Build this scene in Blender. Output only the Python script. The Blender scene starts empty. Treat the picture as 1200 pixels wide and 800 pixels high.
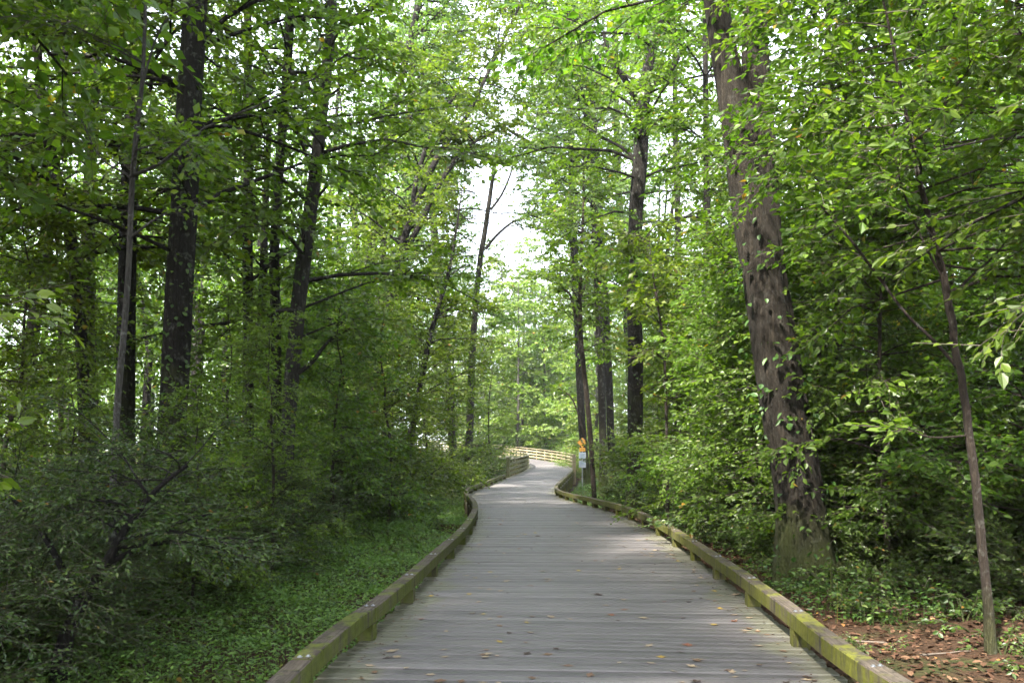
import bpy, math, random
import numpy as np
from mathutils import Vector
R = math.radians
rs = np.random.RandomState
scene = bpy.context.scene
col = scene.collection
EYE = 1.65; HZ = 527.0; F = 1000.0

# ------------------------------------------------------------------ helpers
def W(x, y, D):
    """where a picture point (1200x800) lies when it is D metres away"""
    return np.array([(x-600)*D/F, D, EYE-(y-HZ)*D/F])

def unit(a):
    return a/np.maximum(np.linalg.norm(a, axis=-1, keepdims=True), 1e-9)

class Acc:
    def __init__(s): s.v=[]; s.f=[]; s.n=0; s.uv=[]
    def add(s, V, Fc, mat=0, uv=None):
        V=np.asarray(V,float).reshape(-1,3); Fc=np.asarray(Fc,int)
        s.v.append(V); s.f.append((Fc+s.n,mat)); s.n+=len(V)
        s.uv.append(np.zeros((len(V),2)) if uv is None else np.asarray(uv,float))
    def build(s, name, mats, parent=None, smooth=False, loc=(0,0,0), use_uv=False):
        me=bpy.data.meshes.new(name)
        V=np.concatenate(s.v)-np.asarray(loc,float)
        loops=np.concatenate([f.ravel() for f,_ in s.f])
        tot=np.concatenate([np.full(len(f),f.shape[1]) for f,_ in s.f])
        mi=np.concatenate([np.full(len(f),m) for f,m in s.f])
        st=np.concatenate([[0],np.cumsum(tot)[:-1]])
        me.vertices.add(len(V)); me.vertices.foreach_set('co',V.astype(np.float32).ravel())
        me.loops.add(len(loops)); me.loops.foreach_set('vertex_index',loops.astype(np.int32))
        me.polygons.add(len(tot)); me.polygons.foreach_set('loop_start',st.astype(np.int32))
        me.polygons.foreach_set('material_index',mi.astype(np.int32))
        me.polygons.foreach_set('use_smooth',np.full(len(tot),smooth))
        for m in (mats if isinstance(mats,(list,tuple)) else [mats]): me.materials.append(m)
        if use_uv:
            l=me.uv_layers.new(name='UVMap')
            l.data.foreach_set('uv',np.concatenate(s.uv)[loops].astype(np.float32).ravel())
        me.update(); me.validate()
        o=bpy.data.objects.new(name,me); col.objects.link(o)
        if parent is not None: o.parent=parent
        return o

def tag(o, label=None, cat=None, group=None, kind=None):
    if label: o['label']=label
    if cat: o['category']=cat
    if group: o['group']=group
    if kind: o['kind']=kind
    return o
def empty(name, loc=(0,0,0), rz=0.0, sc=1.0):
    o=bpy.data.objects.new(name,None); col.objects.link(o)
    o.location=[float(c) for c in loc]; o.rotation_euler=(0,0,rz); o.scale=(sc,sc,sc); o.empty_display_size=.2
    return o
def copy_tree(o):
    c=o.copy(); col.objects.link(c)
    for ch in list(o.children):
        d=ch.copy(); col.objects.link(d); d.parent=c
        for g in list(ch.children):
            e=g.copy(); col.objects.link(e); e.parent=d
    return c

def tube(acc, P, rad, sides=6, mat=0, lobes=None):
    P=np.asarray(P,float); n=len(P); rad=np.broadcast_to(np.asarray(rad,float),(n,))
    T=unit(np.gradient(P,axis=0))
    ref=np.array([1.,0,0]) if abs(T[0,0])<.8 else np.array([0,1.,0])
    a=unit(ref[None]-T*(T@ref)[:,None]); b=np.cross(T,a)
    th=np.linspace(0,2*np.pi,sides,endpoint=False)
    r=rad[:,None]*(np.ones((n,sides)) if lobes is None else lobes)
    V=P[:,None]+r[...,None]*(np.cos(th)[None,:,None]*a[:,None]+np.sin(th)[None,:,None]*b[:,None])
    i=np.arange(n-1)[:,None]*sides; j=np.arange(sides)[None]; k=(j+1)%sides
    Fq=np.stack([i+j,i+k,i+sides+k,i+sides+j],-1).reshape(-1,4)
    acc.add(V.reshape(-1,3),Fq,mat)

def segs(acc, A, B, r0, r1, mat=0):
    """many thin three-sided twigs at once"""
    n=len(A); 
    if n==0: return
    d=unit(B-A); ref=np.where(np.abs(d[:,2:3])<.9,np.array([[0,0,1.]]),np.array([[1.,0,0]]))
    a=unit(np.cross(d,ref)); b=np.cross(d,a)
    V=np.zeros((n,6,3))
    for q in range(3):
        t=q*2*np.pi/3; o=math.cos(t)*a+math.sin(t)*b
        V[:,q]=A+o*r0; V[:,3+q]=B+o*r1
    base=np.arange(n)[:,None,None]*6
    Fq=np.array([[0,1,4,3],[1,2,5,4],[2,0,3,5]])[None]+base
    acc.add(V.reshape(-1,3),Fq.reshape(-1,4),mat)

def leaves(acc, P, d, nrm, L, Wd, hi=False, mat=0):
    n=len(P)
    if n==0: return
    d=unit(d); s=unit(np.cross(nrm,d)); nn=np.cross(d,s)
    L=np.asarray(L).reshape(-1,1); Wd=np.asarray(Wd).reshape(-1,1)
    if hi:
        V=np.stack([P, P+.30*L*d+.46*Wd*s+.10*Wd*nn, P+.68*L*d+.36*Wd*s+.05*Wd*nn, P+L*d-.13*L*nn,
                    P+.68*L*d-.36*Wd*s+.05*Wd*nn, P+.30*L*d-.46*Wd*s+.10*Wd*nn],1)
        Fq=np.array([[0,1,2,3],[0,3,4,5]])[None]+np.arange(n)[:,None,None]*6
        acc.add(V.reshape(-1,3),Fq.reshape(-1,4),mat)
    else:
        V=np.stack([P, P+.45*L*d+.5*Wd*s+.08*Wd*nn, P+L*d-.08*L*nn, P+.45*L*d-.5*Wd*s+.08*Wd*nn],1)
        Fq=np.array([[0,1,2],[0,2,3]])[None]+np.arange(n)[:,None,None]*4
        acc.add(V.reshape(-1,3),Fq.reshape(-1,3),mat)

def heading(az, el):
    return np.stack([np.cos(el)*np.cos(az),np.cos(el)*np.sin(az),np.sin(el)],-1)

def limb(o, az, el, L, rg, n=6, droop=.5, wob=.22):
    P=[np.asarray(o,float)]; a=az; e=el
    for i in range(n-1):
        a+=rg.normal(0,wob); e+=-droop/(n-1)+rg.normal(0,wob*.5)
        P.append(P[-1]+heading(a,e)*L/(n-1))
    return np.array(P)

def at(P, t):
    x=t*(len(P)-1); i=np.minimum(x.astype(int),len(P)-2); f=(x-i)[:,None]
    return P[i]*(1-f)+P[i+1]*f, unit(P[i+1]-P[i])

def sprays(wood, crown, limbs, rg, sub_n=8, sub_len=.5, tw_gap=.16, tw_len=.36, k=7, leaf=(.085,.05), hi=False,
           tilt=.6, droop=.2, clip=None, wm=0, lm=0, tm=1, t0=.2, lone=.0):
    """side branches, twigs and alternate leaves on every limb, in flattish sprays"""
    tw_gap*=.74
    TS=[];TD=[];TL=[]
    for P,r in limbs:
        tube(wood,P,np.linspace(r,r*.22,len(P)),5,wm)
        Lb=np.linalg.norm(np.diff(P,axis=0),axis=1).sum()
        ns=max(2,int(sub_n*rg.uniform(.75,1.2)))
        tt=np.sort(rg.uniform(t0,1,ns)); pos,dr=at(P,tt); axes=[P[len(P)//2:]]
        for q in range(ns):
            if rg.rand()<lone: continue
            az=math.atan2(dr[q,1],dr[q,0])+(1 if q%2 else -1)*rg.uniform(.5,1.15)
            el=math.asin(max(-.95,min(.95,dr[q,2])))*.5+rg.normal(.05,.32)
            l=Lb*sub_len*(1.15-tt[q])*rg.uniform(.7,1.2)+tw_len*.5
            S=limb(pos[q],az,el,l,rg,4,droop,.2)
            tube(wood,S,np.linspace(max(r*(1-.7*tt[q])*.45,.003),.0025,4),4,wm); axes.append(S)
        for S in axes:
            l=np.linalg.norm(np.diff(S,axis=0),axis=1).sum(); m=max(2,int(l/tw_gap))
            t=(np.arange(m)+rg.uniform(.2,.9,m))/m; p,dv=at(S,t)
            az=np.arctan2(dv[:,1],dv[:,0])+np.where(np.arange(m)%2,1,-1)*rg.uniform(.35,1.1,m)
            el=np.arcsin(np.clip(dv[:,2],-.95,.95))*.6+rg.normal(0,.34,m)-droop*.3
            az[-1]=math.atan2(dv[-1,1],dv[-1,0])
            TS.append(p);TD.append(heading(az,el));TL.append(tw_len*rg.uniform(.55,1.25,m))
    TS=np.concatenate(TS);TD=np.concatenate(TD);TL=np.concatenate(TL)
    if clip is not None:
        ok=clip(TS+TD*TL[:,None]); TS,TD,TL=TS[ok],TD[ok],TL[ok]
    segs(crown,TS,TS+TD*TL[:,None],leaf[0]*.022+.0008,leaf[0]*.009+.0006,tm)
    m=len(TS); up=unit(np.array([0,0,1.])+rg.normal(0,.22,(m,3)))
    side=unit(np.cross(up,TD))
    for i in range(k):
        t=(i+.6)/k
        p=TS+TD*(TL*t)[:,None]+rg.normal(0,.006,(m,3))
        sg=(1 if i%2 else -1)*rg.uniform(.5,1.2,m)[:,None]
        d=TD*.75+side*sg if i<k-1 else TD+side*rg.normal(0,.25,m)[:,None]
        d=d+rg.normal(0,.16,(m,3))+np.array([0,0,-.12])
        nr=up+rg.normal(0,tilt,(m,3))
        s=rg.uniform(.45,1.25,m)
        leaves(crown,p,d,nr,leaf[0]*s,leaf[1]*s*rg.uniform(.85,1.15,m),hi,lm)

# ------------------------------------------------------------------ materials
class NT:
    def __init__(s,name):
        s.m=bpy.data.materials.new(name); s.m.use_nodes=True; s.t=s.m.node_tree; s.t.nodes.clear()
        s.out=s.n('ShaderNodeOutputMaterial')
    def n(s,t,**kw):
        x=s.t.nodes.new(t)
        for k,v in kw.items():
            if k.startswith('_'): setattr(x,k[1:],v)
            else: x.inputs[k.replace('__',' ')].default_value=v
        return x
    def l(s,a,b): s.t.links.new(a,b)
    def noise(s,vec,scale,detail=4,rough=.55,dist=0):
        x=s.n('ShaderNodeTexNoise',Scale=scale,Detail=detail,Roughness=rough,Distortion=dist)
        if vec is not None: s.l(vec,x.inputs['Vector'])
        return x.outputs['Fac']
    def ramp(s,fac,stops):
        x=s.n('ShaderNodeValToRGB'); e=x.color_ramp.elements
        while len(e)<len(stops): e.new(.5)
        for i,(p,c) in enumerate(stops):
            e[i].position=p; e[i].color=(c,c,c,1) if not isinstance(c,tuple) else (*c,1)
        if fac is not None: s.l(fac,x.inputs['Fac'])
        return x.outputs['Color']
    def mix(s,f,a,b,bt='MIX'):
        x=s.n('ShaderNodeMix',_data_type='RGBA',_blend_type=bt)
        for sock,v in ((x.inputs[0],f),(x.inputs[6],a),(x.inputs[7],b)):
            if isinstance(v,(int,float)): sock.default_value=v
            elif isinstance(v,tuple): sock.default_value=(*v,1)
            else: s.l(v,sock)
        return x.outputs[2]
    def math(s,op,a,b=0.0,c=None):
        x=s.n('ShaderNodeMath',_operation=op)
        for q,v in enumerate((a,b) if c is None else (a,b,c)):
            if isinstance(v,(int,float)): x.inputs[q].default_value=v
            else: s.l(v,x.inputs[q])
        return x.outputs[0]
    def mapping(s,vec,scale):
        x=s.n('ShaderNodeMapping'); x.inputs['Scale'].default_value=scale; s.l(vec,x.inputs['Vector']); return x.outputs[0]
    def bsdf(s,colr,rough=.7,bump=None,bs=.4,bd=.02,spec=.5):
        b=s.n('ShaderNodeBsdfPrincipled'); b.inputs['Specular IOR Level'].default_value=spec
        if isinstance(colr,tuple): b.inputs['Base Color'].default_value=(*colr,1)
        else: s.l(colr,b.inputs['Base Color'])
        if isinstance(rough,(int,float)): b.inputs['Roughness'].default_value=rough
        else: s.l(rough,b.inputs['Roughness'])
        if bump is not None:
            x=s.n('ShaderNodeBump',Strength=bs,Distance=bd); s.l(bump,x.inputs['Height']); s.l(x.outputs[0],b.inputs['Normal'])
        return b
    def done(s,b): s.l(b.outputs[0],s.out.inputs['Surface']); return s.m

def leaf_mat(name, c0, c1, c2, trans=.4, rough=.36, tint=(1.45,1.65,.45), spec=.45):
    n=NT(name)
    g=n.n('ShaderNodeNewGeometry'); oi=n.n('ShaderNodeObjectInfo')
    c=n.ramp(g.outputs['Random Per Island'],[(0,c0),(.55,c1),(.93,c2),(.993,tuple(min(1,q*1.2) for q in c2)),(.998,(.25,.12,.025))])
    hv=n.n('ShaderNodeHueSaturation'); n.l(c,hv.inputs['Color'])
    n.l(n.math('MULTIPLY_ADD',oi.outputs['Random'],.03,.485),hv.inputs['Hue'])
    n.l(n.math('MULTIPLY_ADD',oi.outputs['Random'],.3,.85),hv.inputs['Value'])
    b=n.bsdf(hv.outputs[0],rough,spec=spec)
    t=n.n('ShaderNodeBsdfTranslucent'); n.l(n.mix(1.0,hv.outputs[0],tint,'MULTIPLY'),t.inputs['Color'])
    m=n.n('ShaderNodeMixShader'); m.inputs[0].default_value=trans
    n.l(b.outputs[0],m.inputs[1]); n.l(t.outputs[0],m.inputs[2])
    return n.done(m)

def bark_mat(name, c0, c1, moss=.0, scale=1.0, mossz=1.2, pale=.25):
    n=NT(name); tc=n.n('ShaderNodeTexCoord').outputs['Object']
    mp=n.mapping(tc,(10*scale,10*scale,2.4*scale))
    a=n.noise(mp,1.9,9,.72,1.2)
    v=n.n('ShaderNodeTexVoronoi',_feature='DISTANCE_TO_EDGE',Scale=1.5); n.l(mp,v.inputs['Vector'])
    rn=n.noise(n.mapping(tc,(13*scale,13*scale,.7*scale)),1.5,9,.66,.5)
    rid=n.ramp(n.math('ABSOLUTE',n.math('SUBTRACT',rn,.5)),[(0,.3),(.07,1.)])
    pl=n.math('MULTIPLY_ADD',n.ramp(v.outputs['Distance'],[(0,.0),(.2,1.0)]),.45,.55)
    f=n.math('MULTIPLY',n.math('MULTIPLY',rid,pl),n.ramp(a,[(.28,.35),(.72,1.0)]))
    big=n.noise(tc,1.1,5)
    c=n.mix(f,c0,c1)
    c=n.mix(n.ramp(big,[(.42,.45),(.6,0.)]),c,c0)
    c=n.mix(n.math('MULTIPLY',n.ramp(n.noise(tc,7,5,.7),[(.56,0.),(.66,1.)]),pale),c,(.30,.31,.27))
    if moss>0:
        sep=n.n('ShaderNodeSeparateXYZ'); n.l(tc,sep.inputs[0])
        h=n.math('SUBTRACT',1.0,n.math('DIVIDE',sep.outputs['Z'],mossz))
        k=n.math('MULTIPLY',n.ramp(n.math('ADD',n.math('MULTIPLY',h,.45),big),[(.5,0.),(.8,1.)]),moss)
        c=n.mix(k,c,(.075,.10,.018))
    return n.done(n.bsdf(c,.85,f,.9,.035,.25))

# leaves: base colours
M={}
M['beech']=leaf_mat('understory leaf',(.055,.096,.013),(.092,.148,.017),(.145,.205,.026),.44)
M['maple']=leaf_mat('bright broad leaf',(.047,.092,.013),(.075,.135,.018),(.128,.20,.03),.46,.38)
M['canopy']=leaf_mat('canopy leaf',(.058,.10,.018),(.092,.15,.024),(.14,.20,.035),.46)
M['pale']=leaf_mat('haze pale leaf',(.075,.125,.045),(.11,.17,.06),(.17,.22,.075),.45)  # pale greyish leaf colour stands in for the veil of haze
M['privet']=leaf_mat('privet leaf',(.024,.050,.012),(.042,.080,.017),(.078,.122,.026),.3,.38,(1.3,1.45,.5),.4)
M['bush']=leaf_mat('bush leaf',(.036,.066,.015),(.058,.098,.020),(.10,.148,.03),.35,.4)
M['sunny']=leaf_mat('sunlit clearing leaf',(.09,.15,.03),(.14,.20,.045),(.20,.25,.07),.45)  # sunlight of the far clearing put into a lighter leaf colour
M['yellow']=leaf_mat('yellowing leaf',(.14,.16,.015),(.24,.22,.02),(.34,.24,.02),.45)
M['ground']=leaf_mat('ground cover leaf',(.07,.135,.03),(.10,.195,.042),(.16,.26,.055),.35,.5)
M['ivy']=leaf_mat('vine leaf',(.03,.068,.014),(.05,.10,.018),(.09,.15,.026),.3,.5)
M['litter']=leaf_mat('dry leaf',(.034,.017,.009),(.066,.034,.019),(.135,.08,.046),.1,.8,(1,.9,.6),.2)
M['bark_dark']=bark_mat('dark bark',(.007,.006,.005),(.028,.023,.019),.5,1.0,3.)
M['bark_black']=bark_mat('dark shrub bark',(.009,.008,.007),(.035,.029,.024),0,1.3)  # near-black bark without moss
M['bark_hero']=bark_mat('furrowed bark',(.010,.0078,.0055),(.052,.041,.030),.4,1.15,1.3,.08)
M['bark_grey']=bark_mat('grey bark',(.020,.018,.016),(.080,.071,.062),.3,1.0,2.)
M['bark_pale']=bark_mat('pale smooth bark',(.05,.046,.041),(.135,.126,.113),.2,2.,1.,.5)
M['bark_brown']=bark_mat('brown sapling bark',(.022,.016,.012),(.072,.055,.041),.3,2.2,.6)
M['twig']=NT('twig'); M['twig']=M['twig'].done(M['twig'].bsdf((.075,.06,.048),.8))

def deck_mat():
    n=NT('weathered deck plank'); uv=n.n('ShaderNodeTexCoord').outputs['UV']; g=n.n('ShaderNodeNewGeometry')
    rnd=g.outputs['Random Per Island']
    add=n.n('ShaderNodeVectorMath',_operation='ADD'); n.l(uv,add.inputs[0])
    cx=n.n('ShaderNodeCombineXYZ'); n.l(n.math('MULTIPLY',rnd,37.),cx.inputs[0]); n.l(n.math('MULTIPLY',rnd,91.),cx.inputs[2]); n.l(cx.outputs[0],add.inputs[1])
    gr=n.noise(n.mapping(add.outputs[0],(2.2,75,1)),1,6,.65,.3)
    fine=n.noise(n.mapping(add.outputs[0],(9,260,1)),1,3,.6)
    bl=n.noise(add.outputs[0],2.3,5,.6)
    c=n.ramp(rnd,[(0,(.070,.063,.067)),(.5,(.104,.093,.096)),(1,(.142,.129,.132))])
    c=n.mix(n.math('MULTIPLY',n.ramp(gr,[(.34,1.),(.56,0.)]),.45),c,(.062,.058,.058))
    c=n.mix(n.math('MULTIPLY',n.ramp(bl,[(.45,0.),(.75,1.)]),.5),c,(.175,.163,.16))
    sep=n.n('ShaderNodeSeparateXYZ'); n.l(uv,sep.inputs[0])
    e=n.math('ABSOLUTE',sep.outputs[0])
    wn=n.noise(n.n('ShaderNodeTexCoord').outputs['Object'],1.3,5)
    k=n.ramp(n.math('ADD',n.math('MULTIPLY',e,.42),n.math('MULTIPLY',wn,.55)),[(.90,0.),(1.10,1.)])
    c=n.mix(n.math('MULTIPLY',k,.45),c,(.10,.105,.04))
    sp=n.noise(n.n('ShaderNodeTexCoord').outputs['Object'],34,3,.7)
    c=n.mix(n.math('MULTIPLY',n.ramp(sp,[(.66,0.),(.72,1.)]),.5),c,(.07,.06,.05))
    # the two rows of nail heads over each joist
    bm=n.math('ADD',gr,n.math('MULTIPLY',fine,.5))
    return n.done(n.bsdf(c,n.ramp(bl,[(.3,.42),(.7,.62)]),bm,.35,.006,.4))
M['deck']=deck_mat()

def timber(name, base, dark, moss, mossamt, top=1.0):
    n=NT(name); tx=n.n('ShaderNodeTexCoord'); tc=tx.outputs['Object']; uv=tx.outputs['UV']; g=n.n('ShaderNodeNewGeometry')
    grain=n.noise(n.mapping(uv,(1.2,34,1)),1.6,6,.65,.4)
    str_=n.noise(n.mapping(tc,(8,8,.7)),1.8,5,.65)
    blot=n.noise(tc,4.2,7,.7); big=n.noise(tc,1.1,4); fine=n.noise(tc,26,4,.7)
    sep=n.n('ShaderNodeSeparateXYZ'); n.l(g.outputs['Normal'],sep.inputs[0])
    upf=n.ramp(n.math('ABSOLUTE',sep.outputs['Z']),[(.4,0.),(.7,1.)])
    c=n.mix(n.ramp(grain,[(.38,0.),(.62,1.)]),dark,base)
    c=n.mix(n.math('MULTIPLY',n.ramp(big,[(.48,0.),(.60,1.)]),.6),c,tuple(q*.5 for q in dark))
    # sides: green film running down in streaks; top: separate yellow patches
    ks=n.ramp(n.math('ADD',n.math('MULTIPLY',str_,.75),n.math('MULTIPLY',big,.5)),[(.46,0.),(.66,1.)])
    kt=n.math('MULTIPLY',n.ramp(n.math('ADD',n.math('MULTIPLY',blot,.7),n.math('MULTIPLY',big,.5)),[(.61,0.),(.70,1.)]),top)
    k=n.math('MULTIPLY',n.mix(upf,ks,kt),mossamt)
    mc=n.mix(n.ramp(fine,[(.35,0.),(.65,1.)]),moss,tuple(q*1.6 for q in moss))
    mc=n.mix(n.math('MULTIPLY',upf,.6),mc,tuple(q*2.0 for q in moss))
    c=n.mix(k,c,mc)
    c=n.mix(n.math('MULTIPLY',n.ramp(str_,[(.36,1.),(.46,0.)]),.75),c,(.022,.02,.014))
    return n.done(n.bsdf(c,.8,n.math('ADD',grain,blot),.6,.008,.25))
M['kerb']=timber('mossy kerb timber',(.115,.092,.076),(.048,.038,.03),(.05,.06,.008),.92,1.0)
M['kerb_yellow']=timber('yellow mossy kerb timber',(.12,.098,.078),(.05,.04,.032),(.068,.071,.009),.95,.95)
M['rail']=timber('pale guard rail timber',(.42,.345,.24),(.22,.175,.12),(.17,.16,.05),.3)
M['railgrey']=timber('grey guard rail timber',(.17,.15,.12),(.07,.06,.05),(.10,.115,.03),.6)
def plain(name,c,r=.5,metal=0,sc=20,var=.25):
    n=NT(name); tc=n.n('ShaderNodeTexCoord').outputs['Object']
    cc=n.mix(n.math('MULTIPLY',n.noise(tc,sc,4),var),c,tuple(q*.45 for q in c))
    b=n.bsdf(cc,r); b.inputs['Metallic'].default_value=metal; return n.done(b)
M['zinc']=plain('galvanised steel',(.30,.31,.33),.45,.8)
M['sign_yellow']=plain('yellow sign face',(.27,.13,.012),.7)
M['sign_white']=plain('white sign face',(.17,.195,.23),.7)
M['sign_black']=plain('black sign ink',(.02,.02,.02),.5)
M['sign_green']=plain('dark sign ink',(.07,.13,.17),.5)
M['wood_dead']=plain('dead stick',(.12,.095,.075),.9)
def ground_mat():
    n=NT('forest soil'); tc=n.n('ShaderNodeTexCoord').outputs['Object']
    a=n.noise(tc,1.1,6,.6); b=n.noise(tc,18,6,.7)
    v=n.n('ShaderNodeTexVoronoi',Scale=22); n.l(tc,v.inputs['Vector'])
    c=n.mix(n.ramp(b,[(.3,0.),(.7,1.)]),(.013,.009,.006),(.05,.029,.018))
    c=n.mix(n.math('MULTIPLY',v.outputs['Distance'],.5),c,(.085,.05,.031))
    c=n.mix(n.ramp(a,[(.52,0.),(.68,1.)]),c,(.03,.045,.014))
    return n.done(n.bsdf(c,.95,n.math('ADD',b,v.outputs['Distance']),.8,.04,.1))
M['soil']=ground_mat()

# ------------------------------------------------------------------ the path: centre line, edges, height
CL=np.array([(.40,.0,0),(.43,3,0),(.48,6,0),(.62,7.75,0),(.74,9.7,0),(.82,11.4,0),(.93,13.6,0),(1.0,16,0),(1.0,19,0),(.90,22,-.03),
 (.64,26,-.10),(.27,30,-.17),(.02,34,-.22),(.12,38,-.23),(.72,44,-.16),(1.65,52,-.03),(2.35,59,.03),(2.95,66,.10),(3.3,73,.18),
 (3.15,80,.28),(2.0,86,.50),(-.6,90.5,.86),(-4.5,93.4,1.25),(-10,95.5,1.6),(-20,98,1.9),(-32,100,2.0)])
def catmull(P,m=24):
    Q=np.vstack([2*P[0]-P[1],P,2*P[-1]-P[-2]]); out=[]
    for i in range(1,len(Q)-2):
        t=np.linspace(0,1,m,endpoint=False)[:,None]
        out.append(.5*((2*Q[i])+(-Q[i-1]+Q[i+1])*t+(2*Q[i-1]-5*Q[i]+4*Q[i+1]-Q[i+2])*t**2+(-Q[i-1]+3*Q[i]-3*Q[i+1]+Q[i+2])*t**3))
    return np.vstack(out+[P[-1:]])
C0=catmull(CL)
def resample(P,step):
    s=np.concatenate([[0],np.cumsum(np.linalg.norm(np.diff(P,axis=0),axis=1))])
    u=np.arange(0,s[-1],step); return np.stack([np.interp(u,s,P[:,i]) for i in range(3)],1)
HW=1.775
CP=resample(C0,.145)
T2=unit(np.gradient(CP[:,:2],axis=0)); NR=np.stack([T2[:,1],-T2[:,0]],1)     # to the right
def edge(off):
    e=CP.copy(); e[:,:2]+=NR*off; return e
KY=np.argmax(CP[:,1]>80)
def pc(Y): return np.interp(Y,CP[:KY,1],CP[:KY,0])
def pz(Y): return np.interp(Y,CP[:KY,1],CP[:KY,2])
def sm(x,a,b):
    t=np.clip((x-a)/(b-a),0,1); return t*t*(3-2*t)
def ground(X,Y):
    X=np.asarray(X,float);Y=np.asarray(Y,float)
    s=X-np.where(Y>80,3.2-sm(Y,80,130)*3,pc(Y))
    low=-.34-.62*sm(Y,20,32)+.25*sm(Y,55,85)
    left=low-.12*sm(-s,2.2,5)+.62*sm(-s,4.5,13)+.8*sm(-s,14,60)
    rr=-.13-.62*sm(Y,24,36)+.2*sm(Y,60,90)
    right=rr+.10*sm(s,2.4,4)+.9*sm(s,4.5,16)+1.3*sm(s,16,70)
    z=np.where(s<0,left+(right-left)*sm(s,-1.4,1.4)*1.0,right)
    z=np.where(np.abs(s)<1.4,left*(1-sm(s,-1.4,1.4))+right*sm(s,-1.4,1.4)-.12*(1-sm(np.abs(s),.6,1.6)),z)
    far=sm(np.hypot(X,Y-40),60,250)
    bump=.035*np.sin(X*1.9+.4*Y)+.03*np.sin(Y*2.3-X*.7)+.02*np.sin(X*5.1+Y*3.3)+.10*np.sin(X*.21+1)*np.sin(Y*.17)*sm(np.abs(s),4,9)
    return z+bump*sm(np.abs(s),1.7,2.6)+far*.6
def gz(x,y): return float(ground(np.array([x]),np.array([y]))[0])

# ground sheet
ax=np.concatenate([-np.geomspace(16,600,26)[::-1],np.arange(-15.6,15.7,.26),np.geomspace(16,600,26)])
ay=np.concatenate([-np.geomspace(6,38,10)[::-1],np.arange(-5.6,45,.3),np.arange(45,110,1.),np.geomspace(111,900,22)])
gx,gy=np.meshgrid(ax,ay); V=np.stack([gx,gy,ground(gx,gy)],-1).reshape(-1,3)
nx=len(ax); i=np.arange(len(ay)-1)[:,None]*nx; j=np.arange(nx-1)[None]
a=Acc(); a.add(V,np.stack([i+j,i+j+1,i+nx+j+1,i+nx+j],-1).reshape(-1,4))
tag(a.build('ground',M['soil'],smooth=True),kind='structure')

# deck planks: chamfered boards across the path, each its own island of one mesh
rg=rs(3)
dk=Acc(); nP=len(CP)-1
Lx=edge(-HW-.13); Rx=edge(HW+.13)
for q in range(nP):
    g=.014
    f0,f1=g/.145,1-g/.145
    zj=rg.normal(0,.0028); jl,jr=rg.normal(0,.012,2)
    cr=[]
    for (t,dz) in ((f0,-.038),(f0,-.010),(f0+.05,0),(f1-.05,0),(f1,-.010),(f1,-.038)):
        l=Lx[q]*(1-t)+Lx[q+1]*t; r=Rx[q]*(1-t)+Rx[q+1]*t
        ce=.5*(l+r); hw=np.linalg.norm(r-l)/2; d=(r-l)/(2*hw)
        for k_ in range(5):
            w=(-1+k_*.5)*hw+(jl if k_==0 else jr if k_==4 else 0)
            cr.append((*(ce+d*w+np.array([0,0,dz+zj+(.0015*math.sin(q*1.7+k_))])),w,q*.145+t*.145))
    cr=np.array(cr).reshape(6,5,5)
    idx=np.arange(30).reshape(6,5); fs=[]
    for u in range(5):
        for v in range(4): fs.append([idx[u,v],idx[u,v+1],idx[u+1,v+1],idx[u+1,v]])
    fs=np.array(fs)
    dk.add(cr[...,:3].reshape(-1,3),fs,0,cr[...,3:].reshape(-1,2))
    dk.f.append((np.array([[idx[5,4],idx[4,4],idx[3,4],idx[2,4],idx[1,4],idx[0,4]],[idx[0,0],idx[1,0],idx[2,0],idx[3,0],idx[4,0],idx[5,0]]])+dk.n-30,0))
root=empty('boardwalk',(0,0,0)); tag(root,kind='structure')
dk.build('deck',M['deck'],root,use_uv=True)

def sweep(acc,P,nr,prof,scale=None,mat=0,u0=0):
    """box-like profile (across, up) swept along P"""
    P=np.asarray(P); n=len(P); m=len(prof); prof=np.asarray(prof)
    sc=np.ones(n) if scale is None else np.asarray(scale)
    V=P[:,None]+(prof[None,:,0]*sc[:,None])[...,None]*np.concatenate([nr,np.zeros((n,1))],1)[:,None]+(prof[None,:,1]*sc[:,None])[...,None]*np.array([0,0,1.])
    i=np.arange(n-1)[:,None]*m; j=np.arange(m)[None]; k=(j+1)%m
    Fq=np.stack([i+j,i+k,i+m+k,i+m+j],-1).reshape(-1,4)
    s=np.concatenate([[0],np.cumsum(np.linalg.norm(np.diff(P,axis=0),axis=1))])+u0
    per=np.concatenate([[0],np.cumsum(np.linalg.norm(np.diff(prof,axis=0),axis=1))])
    uv=np.stack(np.broadcast_arrays(s[:,None],per[None]),-1).reshape(-1,2)
    acc.add(V.reshape(-1,3),Fq,mat,uv)
    acc.f.append((np.array([list(range(m))[::-1],[ (n-1)*m+q for q in range(m)]])+acc.n-n*m,mat))
def box_prof(w,h,c=.008):
    w/=2;h/=2; return np.array([(-w,-h+c),(-w+c,-h),(w-c,-h),(w,-h+c),(w,h-c),(w-c,h),(-w+c,h),(-w,h-c)])[::-1]

def arc(off,y0,y1=None,n_from=None):
    E=edge(off); k=(CP[:,1]>=y0)&(np.arange(len(CP))<=KY) if y1 is None or y1<80 else (CP[:,1]>=y0)|(np.arange(len(CP))>KY)
    if y1 is not None and y1<80: k&=CP[:,1]<=y1
    E=E[k]; N=NR[k]
    s=np.concatenate([[0],np.cumsum(np.linalg.norm(np.diff(E,axis=0),axis=1))])
    def f(u):
        u=np.asarray(u,float)
        p=np.stack([np.interp(u,s,E[:,c]) for c in range(3)],-1); nn=unit(np.stack([np.interp(u,s,N[:,c]) for c in range(2)],-1)); return p,nn
    return f,s[-1]

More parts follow.
